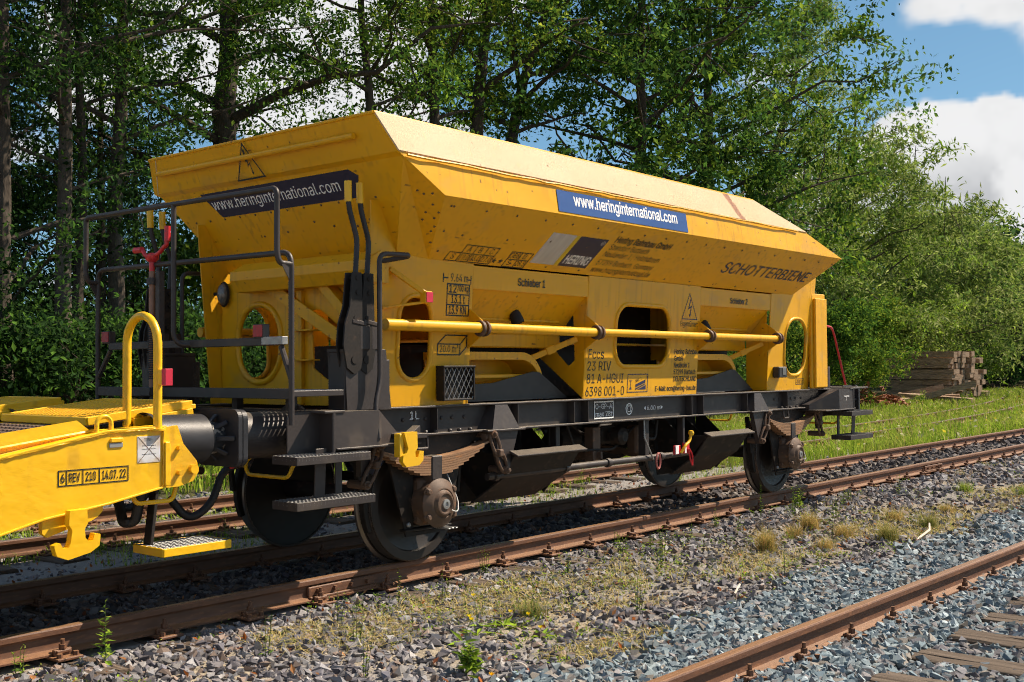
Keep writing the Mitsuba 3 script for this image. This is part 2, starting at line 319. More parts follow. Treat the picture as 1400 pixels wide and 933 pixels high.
def stones(key, label, x, y, size, cols, r, sink=0.25, zoff=0.0, ylim=None):
    d = dist(x, y); s = np.minimum(size(len(x)), .058)*np.clip((d/9)**0.55, 1, 2.0)
    P = np.stack([x, y, gz(x, y)+s*(0.45-sink)+zoff], -1)
    v, f, i = scatter(SH, P, s, r)
    pal = np.array(cols)*[.75, .81, .88]; k = r.integers(0, len(pal), len(x)); c = pal[k]*r.uniform(.55, 1.35, (len(x), 1))
    k = put(key, (v, f), STONE, False, color=np.clip(c[i], 0, 1)); lab(k, label, 'ballast', kind='stuff')

r1 = np.random.default_rng(21)
GREYS = [(.185, .165, .165), (.24, .22, .215), (.14, .122, .125), (.30, .275, .26), (.21, .18, .172), (.155, .14, .15), (.34, .30, .27), (.27, .19, .145)]
BLUES = [(.22, .262, .27), (.28, .318, .325), (.175, .22, .235), (.34, .37, .365), (.245, .28, .275), (.225, .20, .19), (.28, .235, .19), (.16, .19, .20)]
lane = lambda x, y: np.exp(-((y+2.55+0.25*np.sin(x*.7))/0.55)**2)
x, y = pts(150000, -10, 45, -3.3, -0.86, r1, lambda x, y: 1-0.55*lane(x, y)-0.2*smooth(4, 12, x), 6.6, 1.65)
stones('ballast', 'purplish grey crushed stone along the near rail of the wagon track', x, y, lambda n: r1.gamma(4, 0.0062, n)+0.004, GREYS, r1)
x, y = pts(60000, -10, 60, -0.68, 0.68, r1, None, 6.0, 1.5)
stones('ballast', 'crushed stone between the rails, darkened for oil and the shadow under the wagon', x, y, lambda n: r1.gamma(7, 0.0042, n)+0.006, [(a*.55, b*.52, c*.5) for a, b, c in GREYS], r1, zoff=0.005)  # greys scaled down for oily stone and the shadow under the wagon
x, y = pts(50000, -10, 50, 0.80, 3.0, r1, lambda x, y: 0.25+0.75*np.exp(-((y-.9)/.5)**2), 8, 1.3)
stones('ballast', 'scattered grey stones on the walkway behind the wagon', x, y, lambda n: r1.gamma(5, 0.0035, n)+0.004, GREYS, r1)
x, y = pts(30000, -8, 30, 3.0, 6.4, r1, lambda x, y: 0.7*(1-smooth(6, 12, x)), 10, 1.2)
stones('ballast', 'grey stones in and beside the second track', x, y, lambda n: r1.gamma(6, 0.0045, n)+0.006, GREYS, r1)
edge = lambda x: -3.33-0.12*np.sin(x*1.3)-0.1*np.sin(x*3.1+1)
x, y = pts(170000, -8, 40, -4.6, -2.9, r1, lambda x, y: smooth(0.35, -0.2, y-edge(x)), 6.5, 1.55)
stones('ballast', 'pale blue grey fresh ballast outside the foreground rail', x, y, lambda n: r1.gamma(5, 0.0078, n)+0.007, BLUES, r1, 0.2, 0.012)
x, y = pts(130000, -8, 20, -6.6, -4.25, r1, lambda x, y: np.where(np.abs((x+8-.33+.31) % .62-.31) < .125, .03, 1.0), 6.0, 1.3)
stones('ballast', 'blue grey and rusty brown ballast between the foreground sleepers', x, y, lambda n: r1.gamma(7, 0.0040, n)+0.004, BLUES+GREYS[:3], r1, 0.2, -0.012)

# rails, sleepers, fastenings
RP = [(-.0625, 0), (.0625, 0), (.0625, .010), (.040, .017), (.012, .028), (.0075, .045), (.0075, .095), (.014, .107), (.0335, .113), (.0335, .140), (.029, .1475), (-.029, .1475), (-.0335, .140), (-.0335, .113), (-.014, .107), (-.0075, .095), (-.0075, .045), (-.012, .028), (-.040, .017), (-.0625, .010)]
def sweep(prof, path):
    P = np.asarray(path, float); t = np.gradient(P, axis=0); t /= np.linalg.norm(t, axis=1, keepdims=True)
    side = np.stack([-t[:, 1], t[:, 0], t[:, 2]*0], 1); prof = np.asarray(prof); n = len(prof)
    V = (P[:, None]+prof[None, :, :1]*side[:, None]+np.array([0, 0, 1])*prof[None, :, 1:]).reshape(-1, 3)
    j = np.arange(n); F = []
    for i in range(len(P)-1):
        p, q, p2, q2 = i*n+j, i*n+(j+1) % n, (i+1)*n+j, (i+1)*n+(j+1) % n
        F += [np.stack([p, q, q2], 1), np.stack([p, q2, p2], 1)]
    return V, np.concatenate(F)
def plank(r, L=2.6, w=0.26, h=0.16):
    g = G(); n = 14; prof = np.array([(-w/2, -h), (-w/2, -.012), (-w/2+.012, 0), (-w*.17, .001), (-w*.16, -.006), (-w*.13, .001), (w*.2, .001), (w*.21, -.008), (w*.23, .001), (w/2-.012, 0), (w/2, -.012), (w/2, -h)])
    y = np.linspace(-L/2, L/2, n); V = np.stack([np.stack([prof[:, 0]+r.normal(0, .003, len(prof)), np.full(len(prof), yy), prof[:, 1]+r.normal(0, .0025, len(prof))], -1) for yy in y]).reshape(-1, 3)
    m = len(prof); j = np.arange(m); F = []
    for i in range(n-1):
        p, q, p2, q2 = i*m+j, i*m+(j+1) % m, (i+1)*m+j, (i+1)*m+(j+1) % m
        F += [np.stack([p, q2, q], 1), np.stack([p, p2, q2], 1)]
    g.add(V, np.concatenate(F))
    for e in (0, n-1): g.add(V[e*m:(e+1)*m], [[0, i, i+1] for i in range(1, m-1)])
    return g
PLANKS = [mikit.ply(plank(np.random.default_rng(40+k)).tm(), WOOD) for k in range(4)]
def fasten(big):
    g = G(); g.box([-.08, -.17, 0], [.08, .17, .016])
    for s in (-1, 1):
        g.box([-.055, s*.064, .014], [.055, s*.086, .052])           # rib of the plate
        g.box([-.045, s*.040, .030], [.045, s*.098, .048])           # clamp
        g.cyl([0, s*.078, .04], [0, s*.078, .108], .012, 8); g.cyl([0, s*.078, .05], [0, s*.078, .078], .021, 6)
        g.cyl([-.05, s*.135, .014], [-.05, s*.135, .040], .017, 6); g.cyl([.05, s*.135, .014], [.05, s*.135, .040], .017, 6)
    return g
FAST = mikit.ply(fasten(True).tm(), RAIL)
def track(label, cy, x0, x1, spacing, off, rz, head, xs_sleep, gauge=0.7535, n=2):
    t = nm('railway_track'); lab(t, label, 'railway track', kind='structure')
    xs = np.linspace(x0, x1, n if n > 2 else 2)
    for s in (-1, 1):
        c = np.stack([xs, cy(xs)+s*gauge, np.full_like(xs, rz-.149)], -1)
        k = put(t+'__rail', sweep(RP, c), RAIL, 20)
        put(k+'__running_surface', sweep([(-.027, .1478), (.027, .1478), (.022, .1492), (-.022, .1492)], c), head)
    rr = np.random.default_rng(int(abs(off*1000))+3)
    for x in np.arange(xs_sleep[0]+off, xs_sleep[1], spacing):
        x += rr.normal(0, .012); y = float(cy(np.array(x))); a = math.degrees(math.atan2(float(cy(np.array(x+.1)))-y, .1))+rr.normal(0, .5)
        W = T().translate([x, y, rz-.168-(.014 if abs(y) < .1 else 0)+rr.normal(0, .003)]).rotate([0, 0, 1], a)
        scene[nm(t+'__sleeper')] = {**PLANKS[rr.integers(4)], 'to_world': W}
        if x < 26:
            for s in (-1, 1):
                if inview(np.array([x]), np.array([y+s*gauge]), .05)[0]:
                    scene[nm(t+'__rail_fastening')] = {**FAST, 'to_world': T().translate([x, y+s*gauge, rz-.165]).rotate([0, 0, 1], a)}
    return t
def flat(c): return lambda x: np.asarray(x, float)*0+c
t1 = track('brown rusty track that the yellow hopper wagon stands on', flat(0.0), -30, 160, .65, .21, 0.0, RHEAD, (-10, 40))
track('nearest rusty track with weathered wooden sleepers crossing the bottom corner', lambda x: -4.947-0.0227*np.asarray(x, float), -40, 160, .62, .33, 0.0, RHEAD, (-8, 14))
track('worn track behind the wagon curving off into the grass', curve2, -30, 90, .65, .11, -.03, RHEAD2, (-8, 9), n=60)
track('overgrown track furthest from the wagon beside the bushes', lambda x: curve2(x)+4.4, -30, 90, .65, .45, -.08, RHEAD, (-6, 0), n=60)
for x0, x1, yy in ((-4.03, -3.40, -.7535), (7.95, 8.7, -.7535)):
    g = G()
    for s in (-1, 1):
        g.box([x0, yy+s*.010, -.118], [x1, yy+s*.036, -.052], .006); g.box([x0, yy+s*.012, -.136], [x1, yy+s*.058, -.118], .004)
        for k in range(4):
            xx = x0+(k+.5)*(x1-x0)/4; g.cyl([xx, yy+s*.03, -.085], [xx, yy+s*.062, -.085], .017, 6)
    put(t1+'__fishplate', g, RAIL)

# ---------------------------------------------------------------- hopper wagon
W = lab('hopper_wagon', 'yellow two axle ballast hopper wagon on a dark grey frame with railed platform', 'railway wagon')
X3, Y3, Z3 = np.eye(3)
A_L, B_L, C_L, S_L = [np.array(q) for q in ((-3.90, -1.33, 3.255), (-3.79, -1.46, 2.985), (-3.362, -1.5, 2.722), (-3.06, -1.034, 2.315))]
A_R, B_R, C_R, S_R = [np.array(q) for q in ((1.55, -1.33, 3.235), (2.55, -1.46, 2.968), (3.40, -1.5, 2.735), (3.06, -1.034, 2.315))]
E_L = B_L+(C_L-B_L)*0.10; D_L = np.array([-3.38, -1.02, 2.315])
m_ = np.array([1, -1, 1.0])
def sheet(g, pts, th, ref):
    """a plate of thickness th on the side of ref (inward)"""
    p = np.asarray(pts, float); n = np.cross(p[1]-p[0], p[2]-p[0]); n /= np.linalg.norm(n)
    if np.dot(np.asarray(ref)-p[0], n) < 0: n = -n
    q = p+n*th; k = len(p); V = np.vstack([p, q])
    F = [[0, i, i+1] for i in range(1, k-1)]+[[k, k+i+1, k+i] for i in range(1, k-1)]
    for i in range(k): j = (i+1) % k; F += [[i, k+i, k+j], [i, k+j, j]]
    return g.add(V, F)
ins = (0, 0, 2.9); H = W+'__hopper'
g = G()
for s in (1, m_):
    sheet(g, [C_L*s, C_R*s, S_R*s, S_L*s], .008, ins)                     # sloping side
    sheet(g, [E_L*s, C_L*s, S_L*s], .008, ins); sheet(g, [E_L*s, S_L*s, D_L*s], .008, ins)
    sheet(g, [C_R*s, S_R*s, (C_R*.25+S_R*.75)*s], .008, ins)
sheet(g, [E_L, E_L*m_, D_L*m_, D_L], .008, ins); sheet(g, [C_R, C_R*m_, S_R*m_, S_R], .008, ins)
put(H, g, YEL)
g = G(); sheet(g, [A_L, A_L*m_+[0, .09, 0], B_L*m_+[0, .05, 0], B_L], .008, ins); sheet(g, [B_L, B_L*m_+[0, .05, 0], E_L*m_, E_L], .008, ins); put(H+'__end_plate', g, YEL)
g = G(); sheet(g, [B_L, B_R, C_R, C_L], .008, ins); put(H+'__side_band', g, YEL)
g = G(); sheet(g, [B_L*m_, B_R*m_, C_R*m_, C_L*m_], .008, ins); put(H+'__side_band', g, YEL)
nb = np.array([0, -.86, .5])
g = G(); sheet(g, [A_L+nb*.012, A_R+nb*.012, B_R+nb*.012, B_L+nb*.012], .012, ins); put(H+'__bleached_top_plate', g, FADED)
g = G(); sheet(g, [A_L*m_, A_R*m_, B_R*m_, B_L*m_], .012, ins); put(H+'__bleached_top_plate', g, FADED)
g = G(); sheet(g, [A_R, A_R*m_, B_R*m_, B_R], .008, ins); sheet(g, [B_R, B_R*m_, C_R*m_, C_R], .008, ins); put(H+'__end_plate', g, YEL)
# torn lip under the bleached plate, and rolled top rim
g = G(); xs = np.linspace(-3.72, 2.3, 40); rr = np.random.default_rng(3)
path = [(x, -1.478-0.010*rr.random(), 2.968-0.010*rr.random()) for x in xs]; g.tube(path, .009, 6); put(H+'__seam_lip', g, YEL)
g = G(); g.tube([A_L+[0, 0, .0], A_R], .014, 8); g.tube([A_L*m_+[0, .09, 0], A_R*m_], .014, 8); g.tube([A_L, A_L*m_+[0, .09, 0]], .012, 8); put(H+'__top_rim', g, YEL)
# load of stone inside, kept below the rim
x, y = rng.uniform(-3.0, 1.6, 1300), rng.uniform(-1.15, 1.15, 1300)
v, f, i = scatter(SH, np.stack([x, y, 2.62+0*x+rng.normal(0, .02, 1300)], -1), rng.gamma(9, .0052, 1300), rng)
k = put(W+'__ballast_load', (v, f), STONE, False, color=(np.array(GREYS)[rng.integers(0, 8, 1300)])[i]); labels[k] = {'label': 'crushed stone lying in the hopper', 'kind': 'stuff'}
g = G(); g.box([-3.1, -1.2, 2.55], [2.9, 1.2, 2.60]); put(H+'__inner_floor', g, UNDER)

# frames of reference of the lettered faces
def face(a, u, v): u, v = np.asarray(u, float), np.asarray(v, float); v = v/np.linalg.norm(v); return (lambda x, t: np.array([x, 0, 0])*u+np.asarray(a)*[0, 1, 1]+v*t), u, v
HSv = C_L-S_L; HSv[0] = 0; HSp, hu, hv = face(S_L, X3, HSv)          # side slope, t from its lower edge
BDv = B_L-C_L; BDv[0] = 0; BDp, bu, bv = face(C_L, X3, BDv)          # band, t from its lower edge
SPv = np.array([0, -.07, 1.0]); SPp, su, sv = face((0, -.957, 1.2), X3, SPv)   # side panels, t ~ z-1.2
hl = np.linalg.norm(C_L[1:]-S_L[1:])

# bolt heads on the slope
g = G(); hn = np.cross(hu, hv)
def bolt(g, o, n, r=.0095, h=.006): n = np.asarray(n)/np.linalg.norm(n); g.lathe(np.asarray(o), n, [(-.002, r), (h*.6, r), (h, r*.6), (h, 0)], 7)
for x in np.arange(-3.2, 3.3, .36): bolt(g, HSp(x, hl-.085), hn)
for x in (-3.13, -3.02, -2.93): bolt(g, HSp(x-.1, hl-.085-(x+3.13)*2.2), hn)
for x in np.arange(-2.9, 3.1, .52): bolt(g, HSp(x, .30+.03*math.sin(x*9)), hn)
for x in np.arange(-2.6, 3.0, .47): bolt(g, HSp(x, .045), hn)
en = np.cross(D_L-E_L, E_L*m_-E_L); en /= np.linalg.norm(en); en = en if en[0] < 0 else -en
for yy in np.arange(-1.05, 1.2, .2): bolt(g, E_L*[1, 0, 1]+(D_L-E_L)*[1, 0, 1]*.36+[0, yy, 0], en)
for yy in (-.9, -.75, -.5, .05, .35, -.95, -.3): bolt(g, E_L*[1, 0, 1]+(D_L-E_L)*[1, 0, 1]*(.58+.06*math.sin(yy*7))+[0, yy, 0], en)
cn = np.cross(C_L-E_L, S_L-E_L); cn /= np.linalg.norm(cn); cn = cn if cn[0] < 0 else -cn
for a_, b_ in ((.55, .25), (.62, .12), (.35, .22), (.18, .25), (.68, .28), (.45, .5), (.30, .6), (.2, .75), (.28, .42), (.12, .55), (.5, .4)):
    bolt(g, E_L*(1-a_-b_)+C_L*a_+S_L*b_, cn)
k = put(H+'__bolt_heads', g, BROWN); labels[k] = {'label': 'rusty bolt heads on the hopper plates', 'kind': 'stuff'}

# end hand bar on brackets, end sill beam
g = G(); g.tube([(-3.875, 1.33, 3.13), (-3.875, -1.10, 3.125)], .022, 12)
for yy in (1.25, -1.04): g.bar((-3.82, yy, 3.128), (-3.875, yy, 3.128), .02, .02)
put(H+'__grab_bar', g, YEL)
g = G()
hexa = Polygon([(0, .19), (.07, .235), (.21, .16), (.21, .09), (.16, 0), (0, 0)])
g.plate(hexa, (-3.49, -1.05, 2.11), -X3, Z3, 1.62); put(W+'__end_sill_beam', g, YEL)

# signs
def slab(key, o, u, v, poly, m, th=.001): g = G(); g.plate(poly, o, u, v, th); return put(key, g, m)
bn = np.cross(bu, bv); o = BDp(-2.03, .022)+bn*.003; k = slab(H+'__blue_web_sign', o, bu, bv, sbox(0, 0, 1.99, .18), BLUE, .003)
text(k+'__lettering', 'www.heringinternational.com', BDp(-1.815, .090), bu, bv, .098, WHITE, 1.60, True, .0070)
ev = E_L-D_L; ev[1] = 0; ev /= np.linalg.norm(ev); eu = -Y3
o = E_L*[1, 0, 1]+[0, .99, 0]-ev*.03
ns = np.cross(eu, ev)
poly = Polygon([(.06, .0), (1.87, .0), (1.955, -.06), (1.85, -.22), (.225, -.22)])
k = slab(H+'__navy_web_sign', o+ns*.001, eu, ev, poly, NAVY)
text(k+'__lettering', 'www.heringinternational.com', o+eu*.16-ev*.150, eu, ev, .092, WHITE, 1.56, False, .0032)
# high voltage sign on the end plate
tu = -Y3; tv = A_L-B_L; tv[1] = 0; tv /= np.linalg.norm(tv); o = np.array([-3.80, .30, 2.975])-np.cross(tu, tv)*-.003
g = G(); frame_lines(g, o, tu, tv, [[(0, 0), (.33, 0), (.175, .275), (0, 0)]], .013, .012)
frame_lines(g, o, tu, tv, [[(.165, .22), (.165, .14)]], .022, .012); frame_lines(g, o, tu, tv, [[(.18, .14), (.17, .10), (.195, .12), (.205, .045)]], .010, .012)
g.plate(Polygon([(.19, .05), (.22, .05), (.207, .025)]), o+np.cross(tu, tv)*.012, tu, tv, .0012); put(H+'__warning_triangle', g, BLACKP)

# lettering on the side slope
o = HSp(-2.90, .012); g = G()
frame_lines(g, o, hu, hv, [rect(0, 0, .52, .088), rect(.13, .088, .52, .176)]+[[(a, 0), (a, .176)] for a in (.26, .39)]+[[(.13, 0), (.13, .088)]], .009)
put(H+'__load_table', g, BLACKP)
for s_, a, t in (('S', .05, .02), ('19.0', .14, .02), ('23.0', .27, .02), ('27.0', .40, .02), ('A', .175, .108), ('B', .305, .108), ('C', .435, .108)):
    text(H+'__load_table__lettering', s_, HSp(-2.90+a, .010+t), hu, hv, .058, BLACKP, .11 if '.' in s_ else None)
star = Polygon([(math.cos(math.pi/2+i*math.pi/5)*(.034 if i % 2 == 0 else .014), math.sin(math.pi/2+i*math.pi/5)*(.034 if i % 2 == 0 else .014)) for i in range(10)])
for a in (-2.345, -2.265): slab(H+'__star_mark', HSp(a, .055), hu, hv, star, BLACKP)
o = HSp(-2.21, .005); g = G()
frame_lines(g, o, hu, hv, [rect(0, 0, .27, .165), [(0, .083), (.27, .083)], [(.135, 0), (.135, .165)]], .009); put(H+'__load_table', g, BLACKP)
for s_, a, t, w in (('DBB', .01, .10, .115), ('D', .175, .10, None), ('S', .04, .018, None), ('28.5', .145, .018, .115)): text(H+'__load_table__lettering', s_, HSp(-2.21+a, .005+t), hu, hv, .056, BLACKP, w)
t0, t1_ = .075, .425
k = slab(H+'__company_logo', HSp(-1.91, t0), hu, hv, sbox(0, 0, .325, t1_-t0), LOGOW); slab(H+'__company_logo__stripe', HSp(-1.585, t0), hu, hv, sbox(0, 0, .058, t1_-t0), LOGOY)
slab(H+'__company_logo__panel', HSp(-1.527, t0), hu, hv, sbox(0, 0, .405, t1_-t0), NAVY)
text(H+'__company_logo__lettering', 'HERING', HSp(-1.495, t0+.035), hu, hv, .10, WHITE, .345, True, .0022)
g = G(); c_ = Point(0, 0).buffer(.026).difference(Point(0, 0).buffer(.020)); g.plate(c_, HSp(-1.165, t1_-.045)+hn*.0022, hu, hv, .0004); put(H+'__company_logo__mark', g, LOGOW)
text(H+'__company_logo__lettering', 'R', HSp(-1.175, t1_-.060), hu, hv, .026, LOGOW, .019, False, .0022)
for j, (s_, w, t) in enumerate((('Hering Bahnbau GmbH', .90, .405), ('Standort Burbach', .62, .318), ('Neuländer 1 | Holzhausen', .90, .232), ('57299 Burbach, Germany', .90, .130), ('www.heringinternational.de', .95, .042))):
    text(H+'__address_lettering', s_, HSp(-1.03, t+.004), hu, hv, .066 if j else .072, BLACKP, w, j == 0)
k = text(H+'__name_lettering', 'SCHOTTERBIENE', HSp(1.07, .215), hu, hv, .150, NAVYT, 1.95)

# side panels: legs with an oval hole, a middle panel with a window
def ring(g, poly_pts_fn, r): g.tube(poly_pts_fn, r, 8, False)
def leg(sx, sy):
    """outer leg panel between hopper and frame"""
    P = Polygon([(2.54, 0), (3.50, 0), (3.56, .60), (3.57, 1.52), (3.50, 1.53), (3.06, 1.118), (2.54, 1.108)])
    oval = rrect(2.99, .195, 3.345, .835, .175) if sx < 0 else rrect(2.93, .17, 3.49, .84, .24); P = P.difference(oval)
    g = G(); o = np.array([0, -.957*sy, 1.203]); g.plate(P, o, X3*sx, np.array([0, -.07*sy, 1.0]), -.010*sx*sy)
    k = put(W+'__leg_panel', g, YEL)
    ex = np.array(oval.exterior.coords); g = G(); pp = o+ex[:, :1]*X3*sx+ex[:, 1:2]*np.array([0, -.07*sy, 1.0])+np.array([0, .004*sy, 0]); g.tube(pp, .021, 8, False); put(k+'__hole_rim', g, YEL, True)
    g = G(); g.bar(o+X3*sx*3.50+Z3*.0+np.array([0, .005*sy, 0]), o+X3*sx*3.56+np.array([0, -.107*sy+.005*sy, 1.52]), .016, .10, (sx, 0, 0)); 
    a = o+X3*sx*3.55; put(k+'__flange', G().bar(a+[0, .004*sy, 0], a+X3*sx*.06+np.array([0, -.10*sy, 1.50]), .012, .13, (1, 0, 0)), YEL)
    put(k+'__web', G().box([sx*2.545, -.965*sy, 1.205], [sx*2.557, -.70*sy, 2.25], .002), YEL)
for sx in (-1, 1):
    for sy in (1, -1): leg(sx, sy)
def midpanel(sy):
    P = sbox(-.98, 0, .98, 1.108); win = rrect(-.525, .285, .415, .875, .19); P = P.difference(win)
    o = np.array([0, -.957*sy, 1.203]); v = np.array([0, -.07*sy, 1.0])
    g = G(); g.plate(P, o, X3, v, -.010*sy); k = put(W+'__middle_panel', g, YEL)
    ex = np.array(win.exterior.coords); g = G(); pp = o+ex[:, :1]*X3+ex[:, 1:2]*v+np.array([0, .006*sy, 0]); g.tube(pp, .024, 8, False); put(k+'__window_rim', g, YEL, True)
    for sx in (-1, 1):
        Wb = Polygon([(.957, 0), (1.03, 1.075), (.12, 1.20), (.30, .55), (.42, .42)]) if False else Polygon([(.955, 0), (1.028, 1.06), (.2, 1.06), (.30, .60), (.43, .40)])
        hole = Polygon([(.66, .54), (.76, .74), (.83, .73), (.84, .36), (.80, .33), (.69, .43)]).buffer(.03)
        g = G(); g.plate(Wb.difference(hole), (sx*.98, 0, 1.203), -Y3*sy, Z3, -.010*sx*sy); put(k+'__web', g, YEL)
midpanel(1); midpanel(-1)
# bay headers, inclined lower hopper plates, discharge gates
for sy in (1, -1):
    for sx in (-1, 1):
        x0, x1 = sorted((sx*.985, sx*2.535))
        g = G(); o = np.array([0, -1.018*sy, 2.125]); g.bar(o+X3*x0+[0, 0, .085], o+X3*x1+[0, 0, .085], .012, .185, (0, -.07*sy, 1)); put(W+'__bay_header', g, YEL)
        g = G(); sheet(g, [(x0, -1.0*sy, 2.13), (x1, -1.0*sy, 2.13), (x1, -.62*sy, 1.70), (x0, -.62*sy, 1.70)], .01, (0, 0, 2.4)); put(W+'__lower_hopper_plate', g, YEL)
        g = G(); nn = np.array([0, -.43*sy, -.38])
        for xx in np.linspace(x0+.25, x1-.25, 4): bolt(g, (xx, -.93*sy, 2.05), nn)
        for xx in np.linspace(x0+.25, x1-.25, 4): bolt(g, (xx, -.66*sy, 1.745), nn)
        g.cyl((x0+.0, -.80*sy, 1.895), (x1-.15, -.80*sy, 1.895), .012, 8); k = put(W+'__lower_hopper_plate__rail', g, YEL)
        g = G(); g.box([x0, -.70*sy, 1.66], [x1, -.58*sy, 1.78], .01); put(W+'__lower_hopper_plate__stringer', g, YEL)
        # rounded discharge gate housing
        xa, xb = (x0-.02, x0+1.20)
        out = rrect(xa-.5, 1.02, xb, 1.585, .30).intersection(sbox(xa, 1.205, 9, 3)); inn = rrect(xa-.5, .9, xb-.03, 1.555, .275).intersection(sbox(xa-1, 1.1, 9, 3))
        g = G(); g.plate(out.difference(inn), (0, -.78*sy, 0), X3, Z3, -.60*sy); g.plate(out, (0, -.50*sy, 0), X3, Z3, -.012*sy)
        g.box([xa, -.76*sy, 1.40], [xb-.2, -.70*sy, 1.43]); g.box([xa, -.56*sy, 1.30], [xb-.15, -.50*sy, 1.36])
        k = put(W+'__discharge_gate', g, YEL)
        g = G(); g.plate(Polygon([(x0+.15, 1.21), (x1-.02, 1.21), (x0+1.12, 1.445), (x0+1.02, 1.45), (x0+.5, 1.36), (x0, 1.34), (x0, 1.21)]), (0, -.80*sy, 0), X3, Z3, -.012*sy); put(k+'__rubber_flap', g, RUBBER)
        # linkage rod from pipe to gate
        e = x1+.0
        g = G(); g.bar((x1-.12, -.98*sy, 1.74), (x1-.52, -.72*sy, 1.55), .035, .05); g.bar((x1-.30, -.86*sy, 1.655), (x1-.36, -.82*sy, 1.625), .06, .07); put(W+'__gate_link', g, YEL)
        # work lamp under the slope
        g = G(); xx = (-1.80 if sx < 0 else 1.35); c = np.array([xx, -.86*sy, 1.90]); d = np.array([.15, -.35*sy, -.9]); d /= np.linalg.norm(d)
        g.lathe(c, d, [(-.08, 0), (-.08, .035), (-.05, .05), (.02, .058), (.04, .054), (.04, 0)], 14); g.bar(c, c-np.array(d)*.13, .03, .02); put(W+'__work_lamp', g, UNDER, 40)
# hopper belly and a dark sheet for shade, hidden depth behind the bays
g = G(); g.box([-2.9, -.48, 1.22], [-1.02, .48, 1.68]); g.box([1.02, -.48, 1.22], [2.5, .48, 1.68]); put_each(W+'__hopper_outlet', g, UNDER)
g = G(); sheet(g, [(-2.53, -.62, 1.70), (2.53, -.62, 1.70), (2.53, .62, 1.70), (-2.53, .62, 1.70)], .02, (0, 0, 3)); put(W+'__hopper_bottom', g, YEL)
g = G(); g.box([-.965, -.42, 1.21], [.965, -.38, 2.25]); put(W+'__inner_bulkhead', g, UNDER)  # dark sheet added behind the window to paint the shade inside
# swing pipe with brackets
for sy in (1, -1):
    g = G(); g.tube([(-3.60, -1.125*sy, 1.803), (-2.56, -1.125*sy, 1.803)], .043, 14); g.tube([(-2.56, -1.125*sy, 1.803), (-1.04, -1.125*sy, 1.796)], .040, 14); g.tube([(-1.04, -1.125*sy, 1.796), (2.47, -1.125*sy, 1.793)], .036, 14)
    k = put(W+'__operating_shaft', g, YEL, 40)
    for xx in (-2.545, -.985, .985, 2.50):
        g = G(); tri = Polygon([(.94, 1.96), (.985, 1.975), (1.17, 1.84), (1.175, 1.76), (1.13, 1.735), (.93, 1.60)]).difference(Point(1.125, 1.797).buffer(.047))
        g.plate(tri, (xx-.012, 0, 0), -Y3*sy, Z3, .012*sy); put(k+'__bracket', g, YEL)
        g = G(); g.lathe((xx-.04, -1.125*sy, 1.797), X3, [(0, .04), (0, .062), (.022, .066), (.022, .045)], 18); g.lathe((xx+.012, -1.125*sy, 1.797), X3, [(0, .045), (0, .066), (.03, .06), (.03, .04)], 18); put(k+'__collar', g, BROWN, 40)

# lettering on the side panels
def panel_text(s_, x, z, h, w, m=BLACKP, bold=False): return text(W+'__panel_lettering', s_, SPp(x, z-1.2), su, sv, h, m, w, bold)
panel_text('9.64 m', -2.80, 2.165, .062, .20); g = G(); frame_lines(g, SPp(0, 0), su, sv, [[(-2.885, .96), (-2.885, 1.02)], [(-2.885, .99), (-2.835, .99)], [(-2.567, .955), (-2.567, 1.015)], [(-2.61, .985), (-2.567, .985)]], .010)
o_ = SPp(0, 0)
frame_lines(g, o_, su, sv, [rect(-2.835, .70, -2.58, .945), [(-2.835, .865), (-2.58, .865)], [(-2.835, .783), (-2.58, .783)]], .010)
frame_lines(g, o_, su, sv, [rect(-2.915, .392, -2.66, .475), [(-2.915, .475), (-2.83, .545), (-2.585, .545), (-2.66, .475)], [(-2.585, .545), (-2.585, .455), (-2.66, .392)]], .010)
put(W+'__leg_panel__data_frames', g, BLACKP)
panel_text('12', -2.815, 2.078, .066, .085, bold=True); panel_text('700 kg', -2.722, 2.092, .046, .13, bold=True); panel_text('13.1 t', -2.785, 1.996, .064, .155, bold=True); panel_text('13.9 KN', -2.81, 1.912, .064, .20, bold=True)
panel_text('20.0 m³', -2.89, 1.612, .052, .21)
panel_text('Schieber 1', -1.98, 2.172, .062, .365, bold=True); panel_text('Schieber 2', 1.60, 2.165, .060, .385, bold=True)
panel_text('Fccs', -.935, 1.565, .085, .24); panel_text('23 RIV', -.945, 1.455, .085, .37); panel_text('81 A-HGUI', -.945, 1.340, .085, .585); panel_text('6398 001-0', -.955, 1.222, .085, .615)
panel_text('Eigentümer:', .612, 1.895, .055, .33)
for j, s_ in enumerate((('Hering Bahnbau', .45), ('GmbH', .165), ('Neuländer 1', .30), ('57299 Burbach', .42), ('DEUTSCHLAND', .445))): panel_text(s_[0], .527, 1.615-j*.069, .050, s_[1], bold=True)
panel_text('E-Mail: ecm@hering-bau.de', .20, 1.246, .048, .77, bold=True)
g = G(); frame_lines(g, o_, su, sv, [[(.635, .77), (.925, .77), (.765, 1.03), (.635, .77)]], .009)
frame_lines(g, o_, su, sv, [[(.785, .965), (.755, .88), (.805, .90), (.785, .80)]], .014); g.plate(Polygon([(.765, .82), (.805, .82), (.783, .785)]), o_+[0, -.0015, 0], su, sv, .0004)
frame_lines(g, o_, su, sv, [rect(-.285, .045, .058, .215)], .008)
g.plate(Polygon([(-.15, .09), (-.15, .118), (.02, .165), (.02, .135)]), o_+[0, -.0015, 0], su, sv, .0004); g.plate(Polygon([(-.12, .068), (.03, .068), (.03, .112)]), o_+[0, -.0015, 0], su, sv, .0004); g.plate(Polygon([(-.15, .065), (-.15, .08), (.02, .128), (.02, .118)]), o_+[0, -.0015, 0], su, sv, .0004)
